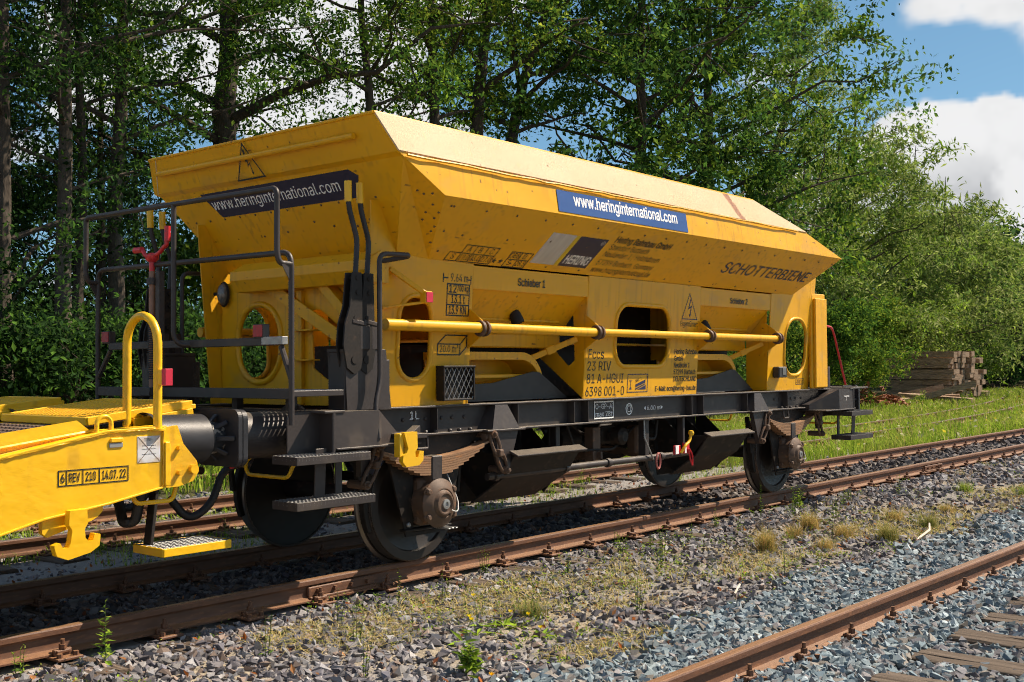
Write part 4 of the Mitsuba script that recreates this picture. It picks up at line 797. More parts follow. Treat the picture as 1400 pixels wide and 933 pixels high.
# steps at the four corners
def step(d, sy):
    for z, e in ((.925, 0), (.635, .05)):
        g = G(); x0, x1 = d*(4.60), d*(3.96-.04*(e > 0)); y0, y1 = -1.36*sy, -1.12*sy
        g.box([x0, y0, z-.055], [x1, y0+.012*sy, z]); g.box([x0, y1, z-.055], [x1, y1+.012*sy, z]); g.box([x0, y0, z-.055], [x0-d*.012, y1, z]); g.box([x1, y0, z-.055], [x1+d*.012, y1, z]); k = put(W+'__step', g, GREY)
        g = G()
        for t in np.linspace(.03, .97, 22): xx = x0+(x1-x0)*t; g.box([xx-.0025, y0, z-.03], [xx+.0025, y1, z+.004], .001)
        for t in np.linspace(.08, .92, 6): yy = y0+(y1-y0)*t; g.box([x0, yy-.0025, z-.03], [x1, yy+.0025, z+.002], .001)
        put(k+'__grating', g, TREAD)
    g = G(); g.bar((d*4.30, -1.24*sy, .96), (d*4.30, -1.22*sy, .60), .012, .09, (1, 0, 0)); g.bar((d*4.06, -1.14*sy, .97), (d*4.06, -1.14*sy, .62), .012, .06, (1, 0, 0))
    g.plate(rrect(-.30, .86, .0, 1.24, .06) if d > 0 else rrect(-.0, .86, .30, 1.20, .06), (d*4.5, -1.13*sy, 0), X3, Z3, .012); put(W+'__step_hanger', g, GREY)
for d in (-1, 1):
    for sy in (1, -1): step(d, sy)
for d in (-1, 1):
    for sy in (1, -1):
        g = G(); g.tube(fillet([(d*4.24, -.48*sy, .90), (d*4.36, -.50*sy, .84), (d*4.36, -.53*sy, .755), (d*4.36, -.98*sy, .755), (d*4.36, -1.03*sy, .85), (d*4.24, -1.03*sy, .92)], .05), .014, 8); put(W+'__shunter_handrail', g, HANDLEY, 50)
# red hand rail and post at the far end
g = G(); g.tube(fillet([(3.94, -1.0, 1.985), (4.22, -1.0, 1.965), (4.30, -1.0, 1.85), (4.62, -1.0, 1.22)], .08), .014, 8); put(W+'__end_hand_rail', g, RED, 50)
g = G(); g.box([4.0, -.98, 1.2], [4.05, -.86, 1.46]); g.box([4.14, -.98, 1.2], [4.2, -.9, 1.47]); g.box([4.0, -.975, 1.2], [4.2, -.96, 1.44]); g.box([4.2, -1.28, 1.195], [4.66, -.7, 1.215]); put(W+'__end_bracket', g, GREY)

# buffers of the wagon
def buffer(key, x, y, d, z=1.05, m=GREY):
    g = G(); o = np.array([x, y, z]); ax = np.array([-d, 0, 0.])   # from the face back to the headstock
    g.lathe(o, ax, [(.085, .128), (.09, .150), (.11, .155), (.575, .155), (.575, .20), (.60, .20), (.60, 0)], 32); k = put(key, g, m, 30)
    g = G(); g.lathe(o, ax, [(.03, .10), (.09, .105), (.20, .115), (.33, .118)], 28); put(k+'__plunger', g, GREASE, 30)
    P = rrect(-.225, -.18, .225, .18, .06); g = G()
    m_q = trimesh.creation.extrude_polygon(P, .035, engine='earcut'); q = m_q.vertices; s = 1
    g.add(np.stack([o[0]-d*(.002+q[:, 2]), o[1]+q[:, 0], o[2]+q[:, 1]], -1), m_q.faces)
    for a in np.radians([0, 45, 90, 135, 180, 225, 270, 315]):
        e = np.array([0, math.cos(a)*(.17 if abs(math.sin(a)) > .5 else .2), math.sin(a)*.15]); g.bar(o+ax*.045+e*.98, o+ax*.10+e*.55, .03, .016, (1, 0, 0))
    put(k+'__head', g, GREASE)
    return k
for y in (-.875, .875):
    for d in (-1, 1): buffer(W+'__buffer', d*4.82, y, d)
g = G(); g.box([-4.52, -1.16, 1.262], [-4.06, -.62, 1.268]) if False else None
for t in np.linspace(-4.49, -4.07, 12): g.box([t-.004, -1.18, 1.315], [t+.004, 1.18, 1.347], .001)
for t in np.arange(-1.17, 1.18, .042): g.box([PX, t-.003, 1.322], [-4.07, t+.003, 1.345], .001)
k = put(W+'__platform_floor__grating', g, TREAD)
# draw hook, screw coupling and hoses at the near end
g = G(); g.plate(Polygon([(0, -.04), (.22, -.05), (.30, 0), (.28, .08), (.23, .07), (.24, .02), (.20, .03), (.18, .06), (0, .06)]), (-4.23, .02, 1.02), -X3, Z3, .04); put(W+'__draw_hook', g, GREASE)
for y, m in ((-.38, RED), (.42, GREASE)):
    g = G(); g.tube(fillet([(-4.23, y, .82), (-4.45, y, .80), (-4.55, y, .55), (-4.7, y+.05, .45), (-4.82, y+.1, .62)], .10), .028, 10); k = put(W+'__brake_hose', g, RUBBER, 50); put(k+'__cock', G().bar((-4.30, y-.03, .83), (-4.42, y-.03, .80), .03, .02), m)

# ---------------------------------------------------------------- yellow track machine at the near end
Mk = lab('track_machine', 'low yellow rail vehicle with grating ramps coupled to the hopper wagon', 'rail vehicle')
for sy in (1, -1):
    y = -1.12*sy
    P = Polygon([(-5.40, .80), (-5.40, 1.145), (-5.78, 1.135), (-6.42, 1.02), (-7.2, .96), (-8.8, .96), (-8.8, .45), (-7.3, .45), (-6.40, .625), (-6.15, .685), (-5.76, .735)])
    g = G(); g.plate(P, (0, y, 0), X3, Z3, -.012*sy); k = put(Mk+'__side_beam', g, YEL2)
    g = G(); pr = [(-5.40, 1.150), (-5.78, 1.140), (-6.42, 1.025), (-7.2, .965), (-8.8, .965)]
    for a, b in zip(pr[:-1], pr[1:]): g.bar((a[0], y+.06*sy, a[1]), (b[0], y+.06*sy, b[1]), .15, .012, ext=.004)
    pr = [(-5.40, .795), (-5.76, .73), (-6.15, .68), (-6.40, .62), (-7.3, .445), (-8.8, .445)]
    for a, b in zip(pr[:-1], pr[1:]): g.bar((a[0], y+.06*sy, a[1]), (b[0], y+.06*sy, b[1]), .14, .012, ext=.004)
    put(k+'__flange', g, YEL2)
    g = G(); g.plate(Polygon([(-5.83, 1.135), (-5.92, 1.205), (-6.42, 1.145), (-7.2, 1.08), (-8.8, 1.08), (-8.8, .965), (-7.2, .97), (-6.42, 1.035)]), (0, y+.07*sy, 0), X3, Z3, -.010*sy); put(k+'__upstand', g, YEL2)
    g = G()
    for zz in (-.02, .025): pr = [(-5.80, 1.138+zz*.4), (-6.42, 1.045+zz), (-7.2, .985+zz)]; g.tube([(a, y+.055*sy, b) for a, b in pr], .010, 6)
    put(k+'__conduit', g, YEL2)
    g = G(); pw = [(-5.40, 1.141), (-5.78, 1.131), (-6.42, 1.016), (-7.2, .956)]; rw = np.random.default_rng(4)
    for a, b in zip(pw[:-1], pw[1:]):
        q = np.linspace(0, 1, 26)[:, None]; P_ = np.array([a[0], y-.008*sy, a[1]])*(1-q)+np.array([b[0], y-.008*sy, b[1]])*q; g.tube(P_+rw.normal(0, .0012, P_.shape), .0055+.0015*rw.random(26), 6)
    g.tube(np.array([(-5.415, y-.006*sy, z) for z in np.linspace(.80, 1.14, 24)])+rw.normal(0, .0012, (24, 3)), .006, 6); put(k+'__weld_bead', g, YEL2, True)
    # end bracket with pins
    g = G(); g.plate(Polygon([(-5.40, .79), (-5.40, 1.14), (-5.31, 1.15), (-5.27, 1.04), (-5.175, .93), (-5.16, .87), (-5.20, .815), (-5.30, .79)]).buffer(.004), (0, y+.01*sy, 0), X3, Z3, -.02*sy); k2 = put(Mk+'__end_bracket', g, YEL2)
    g = G(); g.box([-5.41, y-.02*sy, .80], [-5.375, y+.05*sy, 1.06])
    for q, z, r in ((-5.30, 1.02, .016), (-5.30, .87, .016), (-5.205, .885, .028)): g.cyl((q, y-.02*sy, z), (q, y+.03*sy, z), r, 12)
    put_each(k2+'__pin', g, YEL2)
    buffer(Mk+'__buffer', -4.823, -.875*sy, -1, 1.05, GREASE) if False else None
g = G(); g.box([-5.46, -1.10, .80], [-5.38, 1.10, 1.13]); g.box([-8.8, -1.0, .5], [-8.7, 1.0, .9]); put(Mk+'__head_beam', g, YEL2)
for y in (-.875, .875):
    g = G(); o = np.array([-4.823, y, 1.05]); ax = np.array([-1, 0, 0.])
    g.lathe(o, ax, [(.15, .125), (.16, .150), (.17, .158), (.50, .160), (.54, .175), (.57, .18)], 32); k = put(Mk+'__buffer', g, GREASE, 30)
    g = G(); g.lathe(o, ax, [(.03, .095), (.17, .118)], 28); put(k+'__plunger', g, mat('worn_plunger_paint' + ('' if y < 0 else '_far'), proc(lambda p, n, uv: mix((.03, .032, .035), (.28, .24, .2), smoothstep(.5, .6, fbm(p.x*20, p.y*20, p.z*20)))), .35), 30)
    g = G(); P = rrect(-.225, -.185, .225, .185, .06); mq = trimesh.creation.extrude_polygon(P, .03, engine='earcut'); q = mq.vertices
    g.add(np.stack([o[0]-.002-q[:, 2], o[1]+q[:, 0], o[2]+q[:, 1]], -1), mq.faces)
    for a in np.radians(np.arange(0, 360, 45)):
        e = np.array([0, math.cos(a)*(.17 if abs(math.sin(a)) > .5 else .2), math.sin(a)*.15]); g.bar(o+ax*.04+e*.98, o+ax*.12+e*.5, .03, .014, (1, 0, 0))
    put(k+'__head', g, GREASE)
# floor, grating ramps, brown grating planks
g = G(); g.box([-8.8, -1.02, .97], [-5.46, 1.02, 1.0]); put(Mk+'__floor', g, UNDER)
def ramp(x0, x1, y0, y1, z0, z1):
    g = G(); n = 26
    for t in np.linspace(0, 1, n): yy = y0+(y1-y0)*t; g.bar((x0, yy, z0), (x1, yy, z1), .006, .04, c=.001)
    for t in np.linspace(0, 1, 22): xx, zz = x0+(x1-x0)*t, z0+(z1-z0)*t; g.bar((xx, y0, zz+.004), (xx, y1, zz+.004), .006, .034, (0, 0, 1), c=.001)
    for yy in (y0, y1): g.bar((x0, yy, z0), (x1, yy, z1), .02, .05)
    for xx, zz in ((x0, z0), (x1, z1)): g.bar((xx, y0, zz), (xx, y1, zz), .02, .05)
    k = put(Mk+'__grating_ramp', g, YEL2)
    g = G(); sheet(g, [(x0, y0, z0-.03), (x1, y0, z1-.03), (x1, y1, z1-.03), (x0, y1, z0-.03)], .003, (0, 0, 0)); put(k+'__backing', g, mat('ramp_backing'+('' if y0 < 0 else '_far'), (.16, .13, .10), .8))
    g = G(); g.bar((x0+.3, y0-.012, z0+(z1-z0)*.4-.055), (x1, y0-.012, z1-.055), .03, .06); g.box([x1-.02, y0-.01, z1-.03], [x1+.03, y0+.18, z1+.0]); g.cyl((x1-.10, y0-.05, z1-.10), (x1-.10, y0+.05, z1-.10), .035, 14); put(k+'__hinge_arm', g, YEL2)
ramp(-5.72, -5.0, -.80, .24, 1.185, 1.268); ramp(-5.95, -5.0, .84, 1.62, 1.175, 1.268)
for j in range(4):
    g = G(); xx = -5.78-.09*j; g.box([xx-.035, -.75, 1.12-.008*j], [xx+.03, .70, 1.145-.008*j])
    for yy in np.arange(-.72, .7, .05): g.box([xx-.03, yy-.010, 1.143-.008*j], [xx+.025, yy+.010, 1.153-.008*j], .002)
    put(Mk+'__grating_plank', g, BROWN)
# hoop handrail with reflector, lifting eye, document plate, hinge, lettering
g = G(); a = np.linspace(0, math.pi, 14); pr = [(-5.45, -.79, 1.13), (-5.45, -.79, 1.60)]+[(-5.45, -.955+.165*math.cos(t), 1.65+.165*math.sin(t)) for t in a]+[(-5.45, -1.12, 1.60), (-5.45, -1.12, 1.13)]
g.tube(pr, .026, 12); [g.lathe((-5.45, y, 1.13), Z3, [(0, .045), (.012, .045), (.012, .026)], 14) for y in (-.79, -1.12)]; k = put(Mk+'__hoop_handrail', g, YEL2, 50)
g = G(); g.box([-5.47, -1.20, 1.40], [-5.43, -1.145, 1.49]); put(k+'__reflector_holder', g, YEL2); put(k+'__reflector', G().box([-5.476, -1.24, 1.395], [-5.425, -1.20, 1.495], .003), REFL)
g = G(); g.tube([(-5.83, -1.10, 1.13), (-5.83, -1.10, 1.18)]+[(-5.785+.045*math.cos(t), -1.10, 1.18+.045*math.sin(t)) for t in np.linspace(math.pi, 0, 10)]+[(-5.74, -1.10, 1.13)], .014, 8); put(Mk+'__lifting_eye', g, YEL2, 50)
g = G(); g.box([-5.585, -1.124, .945], [-5.435, -1.119, 1.10], .001); k = put(Mk+'__white_plate', g, PAPER)
g = G(); frame_lines(g, (-5.585, -1.124, .945), X3, Z3, [[(.005, .005), (.145, .15)], [(.005, .15), (.145, .005)]], .0035, .001); put(k+'__rust_lines', g, BROWN)
g = G(); frame_lines(g, (-5.585, -1.124, .945), X3, Z3, [[(.045, .142), (.085, .142)], [(.045, .135), (.095, .135)], [(.045, .128), (.085, .128)], [(.03, .05), (.12, .05)], [(.03, .08), (.12, .08)], [(.03, .10), (.12, .10)]], .0022, .0012); put(k+'__print', g, BLACKP)
g = G(); g.box([-5.76, -1.135, 1.075], [-5.68, -1.118, 1.10]); put(Mk+'__hinge', g, YEL2); g = G(); g.box([-5.765, -1.128, 1.045], [-5.68, -1.118, 1.072]); put(Mk+'__hinge', g, GALV)
yl = np.array([0, -1.122, 0]); g = G(); x0 = -6.07; frame_lines(g, yl, X3, Z3, [rect(x0, .852, -5.645, .935)]+[[(x0+d, .852), (x0+d, .935)] for d in (.048, .145, .245)], .006); put(Mk+'__data_frame', g, BLACKP)
for s_, d, w in (('6', .013, .024), ('REV', .062, .066), ('210', .162, .062), ('14.07. 22', .262, .148)): text(Mk+'__lettering', s_, yl+[x0+d, 0, .870], X3, Z3, .048, BLACKP, w, True)
# hanging bracket with anchor hook
g = G(); g.plate(Polygon([(-6.15, .70), (-6.15, .60), (-6.12, .575), (-6.03, .60), (-5.86, .64), (-5.82, .66), (-5.79, .69), (-5.79, .75)]), (0, -1.06, 0), X3, Z3, .04); put(Mk+'__hook_plate', g, YEL2)
hk = Polygon([(-.045, .17), (.045, .17), (.05, .10), (.03, .07), (.035, .015), (.06, -.01), (.09, -.005), (.10, .03), (.125, .025), (.12, -.03), (.07, -.06), (-.06, -.085), (-.12, -.06), (-.135, -.01), (-.11, .0), (-.095, -.03), (-.055, -.03), (-.04, .0), (-.03, .07), (-.05, .10)]).buffer(.006)
g = G(); g.plate(hk, (-5.99, -1.145, .545), X3, Z3, .05); put(Mk+'__anchor_hook', g, YEL2)
# step hung below the head beam
g = G(); sx0, sx1, sy0, sy1, sz = -5.41, -4.93, -1.12, -.80, .42
for a, b in (((sx0, sy0), (sx1, sy0)), ((sx1, sy0), (sx1, sy1)), ((sx1, sy1), (sx0, sy1)), ((sx0, sy1), (sx0, sy0))): g.bar((*a, sz-.02), (*b, sz-.02), .012, .05)
k = put(Mk+'__step', g, YEL2); g = G()
for t in np.linspace(.04, .96, 20): xx = sx0+(sx1-sx0)*t; g.box([xx-.003, sy0, sz-.02], [xx+.003, sy1, sz+.006], .001)
for t in np.linspace(.1, .9, 6): yy = sy0+(sy1-sy0)*t; g.box([sx0, yy-.003, sz-.02], [sx1, yy+.003, sz+.006], .001)
put(k+'__grating', g, GALV); g = G(); g.bar((-5.30, -.86, .80), (-5.36, -.88, .42), .025, .075, (0, 1, 0)); put(Mk+'__step_hanger', g, UNDER)
g = G(); g.tube(fillet([(-5.42, -.60, .80), (-5.42, -.66, .64), (-5.45, -.75, .55), (-5.40, -.80, .56), (-5.38, -.85, .78)], .06), .032, 10); k = put(Mk+'__brake_hose', g, RUBBER, 50); put(k+'__coupling', G().box([-5.46, -.80, .535], [-5.40, -.73, .585], .01), GREASE)
g = G(); g.tube(fillet([(-5.55, -1.0, .78), (-5.55, -1.04, .70), (-5.30, -1.05, .70), (-5.28, -1.05, .78)], .04), .014, 8); put(Mk+'__pull_handle', g, YEL2, 50)
g = G(); g.cyl((-7.6, -1.0, .46), (-7.6, 1.0, .46), .07); [g.lathe((-7.6, 0, .42), (0, s, 0), [(.68, 0), (.68, .44), (.70, .42), (.81, .42), (.81, 0)], 40) for s in (-1, 1)]; put(Mk+'__wheelset', g, WHEEL)

# ---------------------------------------------------------------- stack of old sleepers, loose sleepers, scrap heap
r5 = np.random.default_rng(8)
def sleeper_mesh(r):
    L, w, h = 3.3*r.uniform(.94, 1.03), .30*r.uniform(.9, 1.05), .24*r.uniform(.88, 1.06); g = G(); n = 5
    V = []
    for t in np.linspace(-L/2, L/2, n): V += [(t, -w/2+r.normal(0, .006), -h/2+r.normal(0, .006)), (t, w/2+r.normal(0, .006), -h/2+r.normal(0, .006)), (t, w/2+r.normal(0, .008), h/2+r.normal(0, .007)), (t, -w/2+r.normal(0, .008), h/2+r.normal(0, .007))]
    F = []
    for i in range(n-1):
        for q in range(4): a, b, c, d = i*4+q, i*4+(q+1) % 4, i*4+4+(q+1) % 4, i*4+4+q; F += [[a, b, c], [a, c, d]]
    F += [[0, 2, 1], [0, 3, 2], [4*n-4, 4*n-3, 4*n-2], [4*n-4, 4*n-2, 4*n-1]]
    return g.add(V, F)
SLP = [mikit.ply(sleeper_mesh(r5).tm(), WOOD2) for _ in range(6)]
def old_sleeper(p, a, pitch, roll, label, group):
    k = nm('old_sleeper'); scene[k] = {**SLP[r5.integers(6)], 'to_world': T().translate([float(q) for q in p]).rotate([0, 0, 1], a).rotate([0, 1, 0], pitch).rotate([1, 0, 0], roll)}
    lab(k, label, 'sleeper', group)
ST = np.array([42.6, 12.0, -.22]); sa = np.array([-.20, -.98, 0]); sb = np.array([.98, -.20, 0]); deg = math.degrees(math.atan2(sa[1], sa[0]))
for lay in range(9):
    n = 9-max(0, lay-6)
    for c in range(n):
        if r5.random() < (.03 if lay < 6 else .10): continue
        p = ST+sb*(c*.325+r5.normal(0, .03)+.06*(lay % 2))+sa*r5.normal(0, .11)+np.array([0, 0, .12+lay*.255+r5.normal(0, .012)])
        old_sleeper(p, deg+r5.normal(0, 1.6), r5.normal(0, .8), r5.normal(0, 2.0), 'old wooden sleeper stacked in the big pile at the edge of the trees', 'sleepers in the big stack')
for j, (d, e, z, a, pi_) in enumerate(((-1.4, -.6, .06, 20, 0), (-1.5, .5, .06, 8, 0), (-1.7, -.1, .22, 28, -3), (-1.9, .7, .24, 12, 4), (-2.0, -.6, .40, 40, -12), (-2.3, .2, .10, 60, 2), (-2.2, 1.0, .45, 34, -16))):
    old_sleeper(ST+sb*d+sa*(1.2+e)+np.array([0, 0, z]), deg+a, pi_, r5.normal(0, 6), 'loose old sleeper tumbled in front of the big sleeper stack', 'loose sleepers before the stack')
SC = np.array([33.0, 10.6, -.22])
for j in range(115):
    u = r5.uniform(-1, 1, 2); u[0] *= 1.25; hgt = max(0, 1-np.hypot(u[0]/1.35, u[1]))*1.2
    q = SC+np.array([-.32*u[0]*-1, 0, 0])+np.array([.30, -.95, 0])*u[0]*1.25+np.array([.95, .30, 0])*u[1]*.9+np.array([0, 0, .05+hgt*r5.uniform(.35, 1)])
    L = r5.uniform(.25, .75); k = nm('scrap_piece'); t = j % 4; g = G()
    if t == 0: g.box([-L/2, -.07, -.012], [L/2, .07, .012])
    elif t == 1: g.bar((-L/2, 0, 0), (L/2, 0, 0), .05, .05); g.box([-L/2, -.06, -.03], [-L/2+.05, .06, .03])
    elif t == 2: g.box([-L/2, -.05, -.04], [L/2, -.035, .04]); g.box([-L/2, -.05, -.04], [L/2, .05, -.027])
    else: g.box([-.13, -.08, -.012], [.13, .08, .012]); g.box([-.10, -.05, .012], [.10, -.02, .05]); g.box([-.10, .02, .012], [.10, .05, .05])
    scene[k] = mikit.ply(g.tm(), SCRAP, False, to_world=T().translate([float(a) for a in q]).rotate([0, 0, 1], float(r5.uniform(0, 360))).rotate([0, 1, 0], float(r5.normal(0, 25))).rotate([1, 0, 0], float(r5.normal(0, 30))))
    lab(k, 'rusty piece of track scrap in the low heap beside the sleeper stack', 'scrap metal', 'rusty scrap in the heap')

# ---------------------------------------------------------------- plants
def blades(P, H, r, wid=.006, lean=.35, curve=.5, cols=((.10, .17, .03),), var=.25):
    """bent grass blades: 3 triangles each"""
    n = len(P); a = r.uniform(0, 2*np.pi, n); d = np.stack([np.cos(a), np.sin(a), a*0], -1); s = np.stack([-np.sin(a), np.cos(a), a*0], -1)
    H = np.broadcast_to(H, (n,))*r.uniform(.55, 1.2, n); l = np.abs(r.normal(0, lean, n)); w = np.broadcast_to(wid, (n,))[:, None]
    z = np.array([0, 0, 1.0]); m = P+d*(H*l*.35)[:, None]+z*(H*.55)[:, None]; t = P+d*(H*l*(1+curve))[:, None]+z*(H*(1-.25*l))[:, None]
    V = np.stack([P-s*w*.5, P+s*w*.5, m-s*w*.42, m+s*w*.42, t], 1).reshape(-1, 3); b = (np.arange(n)*5)[:, None]
    F = np.concatenate([b+[0, 1, 3], b+[0, 3, 2], b+[2, 3, 4]]); pal = np.array(cols); c = pal[r.integers(0, len(pal), n)]*r.uniform(1-var, 1+var, (n, 1))
    return V, F, np.repeat(np.clip(c, 0, 1), 5, 0)
def leaves(P, r, size, cols, up=.5, width=.42, var=.3, dirs=None, shade=None):
    """folded leaf blades: 2 triangles each"""
    n = len(P); d = r.normal(size=(n, 3)) if dirs is None else dirs+r.normal(0, .55, (n, 3)); d[:, 2] -= .25; d /= np.linalg.norm(d, axis=1, keepdims=True)
    nn = r.normal(size=(n, 3)); nn[:, 2] += up*2; nn -= d*(nn*d).sum(1, keepdims=True); nn /= np.linalg.norm(nn, axis=1, keepdims=True); s = np.cross(d, nn)
    L = (np.broadcast_to(size, (n,))*r.uniform(.45, 1.35, n))[:, None]
    V = np.stack([P, P+d*L*.42+s*L*width*.5+nn*L*.07, P+d*L, P+d*L*.42-s*L*width*.5+nn*L*.07], 1).reshape(-1, 3); b = (np.arange(n)*4)[:, None]
    F = np.concatenate([b+[0, 1, 2], b+[0, 2, 3]]); pal = np.array(cols); c = pal[r.integers(0, len(pal), n)]*r.uniform(1-var, 1+var, (n, 1))
    return V, F, np.repeat(np.clip(c, 0, 1), 4, 0)
def joinc(parts):
    V, F, C, n = [], [], [], 0
    for v, f, c in parts: V.append(v); F.append(f+n); C.append(c); n += len(v)
    return np.concatenate(V), np.concatenate(F), np.concatenate(C)
def putc(key, parts, m, smooth=False):
    v, f, c = joinc(parts); key = nm(key); scene[key] = mikit.ply((v, f), m, smooth, color=c); return key
r6 = np.random.default_rng(77)
GREEN = [(.24, .37, .032), (.29, .41, .042), (.18, .29, .032), (.35, .39, .08)]; STRAW = [(.50, .40, .17), (.60, .49, .24), (.42, .34, .13), (.33, .34, .08)]
def gpts(n, x0, x1, y0, y1, dens, d0, pw):
    x, y = pts(n, x0, x1, y0, y1, r6, dens, d0, pw); return np.stack([x, y, gz(x, y)], -1)
# the green meadow beyond the tracks
gd = lambda x, y: np.clip(smooth(6.0, 10.5, x+(y-2)*1.2+np.sin(x*.9+y*2)*.8)*smooth(.95, 1.8, y+.02*(x-8)), 0, 1)*(.45+.55*smooth(.35, .6, meshkit.fbm(np.stack([x*.35, y*.5, x*0], -1), 3, 5)))
P = gpts(320000, 4, 75, .95, 16, gd, 17, 1.25); d = dist(P[:, 0], P[:, 1])
mg = blades(P, .20+.16*meshkit.noise(P*.6, 3), r6, np.clip(d*.0009, .008, .045), .45, .5, GREEN); pt = smooth(.42, .62, meshkit.fbm(P*[.5, .8, 0], 4, 31)); mg = (mg[0], mg[1], mg[2]*(1-.28*np.repeat(pt, 5)[:, None])+np.array([.34, .33, .08])*.28*np.repeat(pt, 5)[:, None])
Q = P[r6.uniform(size=len(P)) < .05]
k = putc('meadow_grass', [mg, blades(Q, .42, r6, np.clip(dist(Q[:, 0], Q[:, 1])*.0005, .004, .02), .3, .4, STRAW), leaves(Q[::3]+[0, 0, .25], r6, .10, [(.55, .55, .35), (.60, .50, .05), (.45, .40, .25)], 1, .6)], BLADE); lab(k, 'bright green grass growing over the curved tracks beyond the wagon', 'grass', kind='stuff')
P = gpts(56000, -6, 30, 5.6, 12, lambda x, y: smooth(6.0, 7.6, y)*(1-smooth(10, 20, x)), 16, 1.2)
k = putc('verge_grass', [blades(P, .34, r6, .02, .5, .5, GREEN+[(.07, .12, .03)])], BLADE); lab(k, 'grass verge behind the tracks under the trees', 'grass', kind='stuff')
P = gpts(16000, -6, 9, 2.75, 6.0, lambda x, y: .75*smooth(.42, .62, meshkit.fbm(np.stack([x*.8, y*.8, x*0], -1), 3, 8)), 12, 1)
k = putc('track_weeds', [blades(P, .13, r6, .009, .6, .5, GREEN), leaves(P[::2]+[0, 0, .05], r6, .05, GREEN, 1.2)], BLADE); lab(k, 'low weeds growing in the tracks behind the wagon', 'weeds', kind='stuff')
P = gpts(3500, -4, 9, .9, 2.7, lambda x, y: smooth(.45, .62, meshkit.fbm(np.stack([x*.9, y*.9, x*0], -1), 3, 18)), 12, 1)
k = putc('track_weeds', [blades(P, .10, r6, .008, .6, .5, GREEN)], BLADE); lab(k, 'sparse weeds on the gravel walkway behind the wagon', 'weeds', kind='stuff')
# flat dry grass and small weeds between the two near tracks
P = gpts(90000, -5, 14, -3.35, -1.0, lambda x, y: .85*smooth(.50, .68, meshkit.fbm(np.stack([x*.8, y*1.3, x*0], -1), 4, 9)+.16*np.exp(-((y+2.35)/.45)**2)*smooth(-4.3, -1.5, x)-.10*smooth(5, 9, x)-.14*smooth(-3.5, -6, x)), 8, 1.1)
k = putc('dry_grass', [blades(P, .06, r6, .0055, 1.2, .8, STRAW+STRAW[:3]+[(.2, .25, .06)])], BLADE); lab(k, 'flat straw coloured grass on the grit strip between the two near tracks', 'grass', kind='stuff')
P = gpts(8000, -6.2, 16, -3.2, -.85, lambda x, y: .8*smooth(.52, .68, meshkit.fbm(np.stack([x*1.1, y*1.5, x*0+4], -1), 4, 12)+.05), 8, 1.1)
P2 = np.repeat(P, 5, 0)+r6.normal(0, .022, (len(P)*5, 3))*[1, 1, .8]+[0, 0, .03]
k = putc('ground_weeds', [leaves(P2, r6, .026, GREEN+[(.12, .17, .07), (.09, .15, .04)], 1.0, .45)], BLADE); lab(k, 'small leafy weeds sprouting from the grit strip', 'weeds', kind='stuff')
x, y = pts(2600, -7, 12, -3.4, 3.0, r6, None, 7, 1.3); P = np.stack([x, y, gz(x, y)+.03], -1)
k = putc('leaf_litter', [leaves(P, r6, .05, [(.30, .10, .03), (.36, .17, .07), (.22, .08, .04)], 1.5, .5)], BLADE); lab(k, 'fallen orange brown leaves scattered over the stones', 'leaf litter', kind='stuff')

def tuft(x, y, h, n, cols, label, group=None):
    z = float(gz(x, y)); P = np.stack([x+r6.normal(0, .045, n), y+r6.normal(0, .045, n), np.full(n, z)], -1)
    k = putc('grass_tuft', [blades(P, h, r6, .0035, .55, .6, cols), blades(P[::3], h*1.3, r6, .0022, .3, .3, STRAW)], BLADE); lab(k, label, 'grass tuft', group)
FES = [(.62, .42, .17), (.52, .36, .13), (.42, .33, .10), (.22, .25, .06)]
tuft(.32, -2.08, .20, 420, FES, 'straw brown grass tuft before the far wheel, leftmost of its row'); tuft(1.80, -1.82, .19, 330, FES, 'straw brown grass tuft nearest the rail in the row past the wagon wheels')
tuft(1.72, -2.22, .15, 300, FES, 'low yellowish grass tuft in the middle of the dry tuft row'); tuft(1.60, -2.72, .17, 360, [(.30, .26, .08), (.20, .23, .06)], 'greenish brown grass tuft of the row closest to the blue ballast')
tuft(2.64, -2.75, .16, 300, [(.16, .22, .05), (.24, .22, .07)], 'green grass tuft at the end of the row, before the dead branch'); tuft(6.2, -1.95, .15, 220, GREEN, 'round green grass tuft alone on bare grit far along the strip')
tuft(6.4, -2.65, .16, 220, GREEN, 'green grass tuft at the picture edge beyond the dead branch'); tuft(-3.16, -2.10, .12, 260, [(.11, .18, .04), (.17, .22, .06), (.30, .24, .09)], 'fine bladed grass tuft with dry stalks between the dandelions')
for x_, y_, t_ in ((3.1, -2.2, 'small dry grass tuft on bare grit behind the dead branch'), (4.2, -2.4, 'small dry grass tuft further along the strip than the dead branch'), (.9, -2.4, 'small dry grass tuft in the gap of the tuft row'), (1.25, -1.9, 'small dry grass tuft touching the one nearest the rail')): tuft(x_, y_, .13, 200, FES, t_)
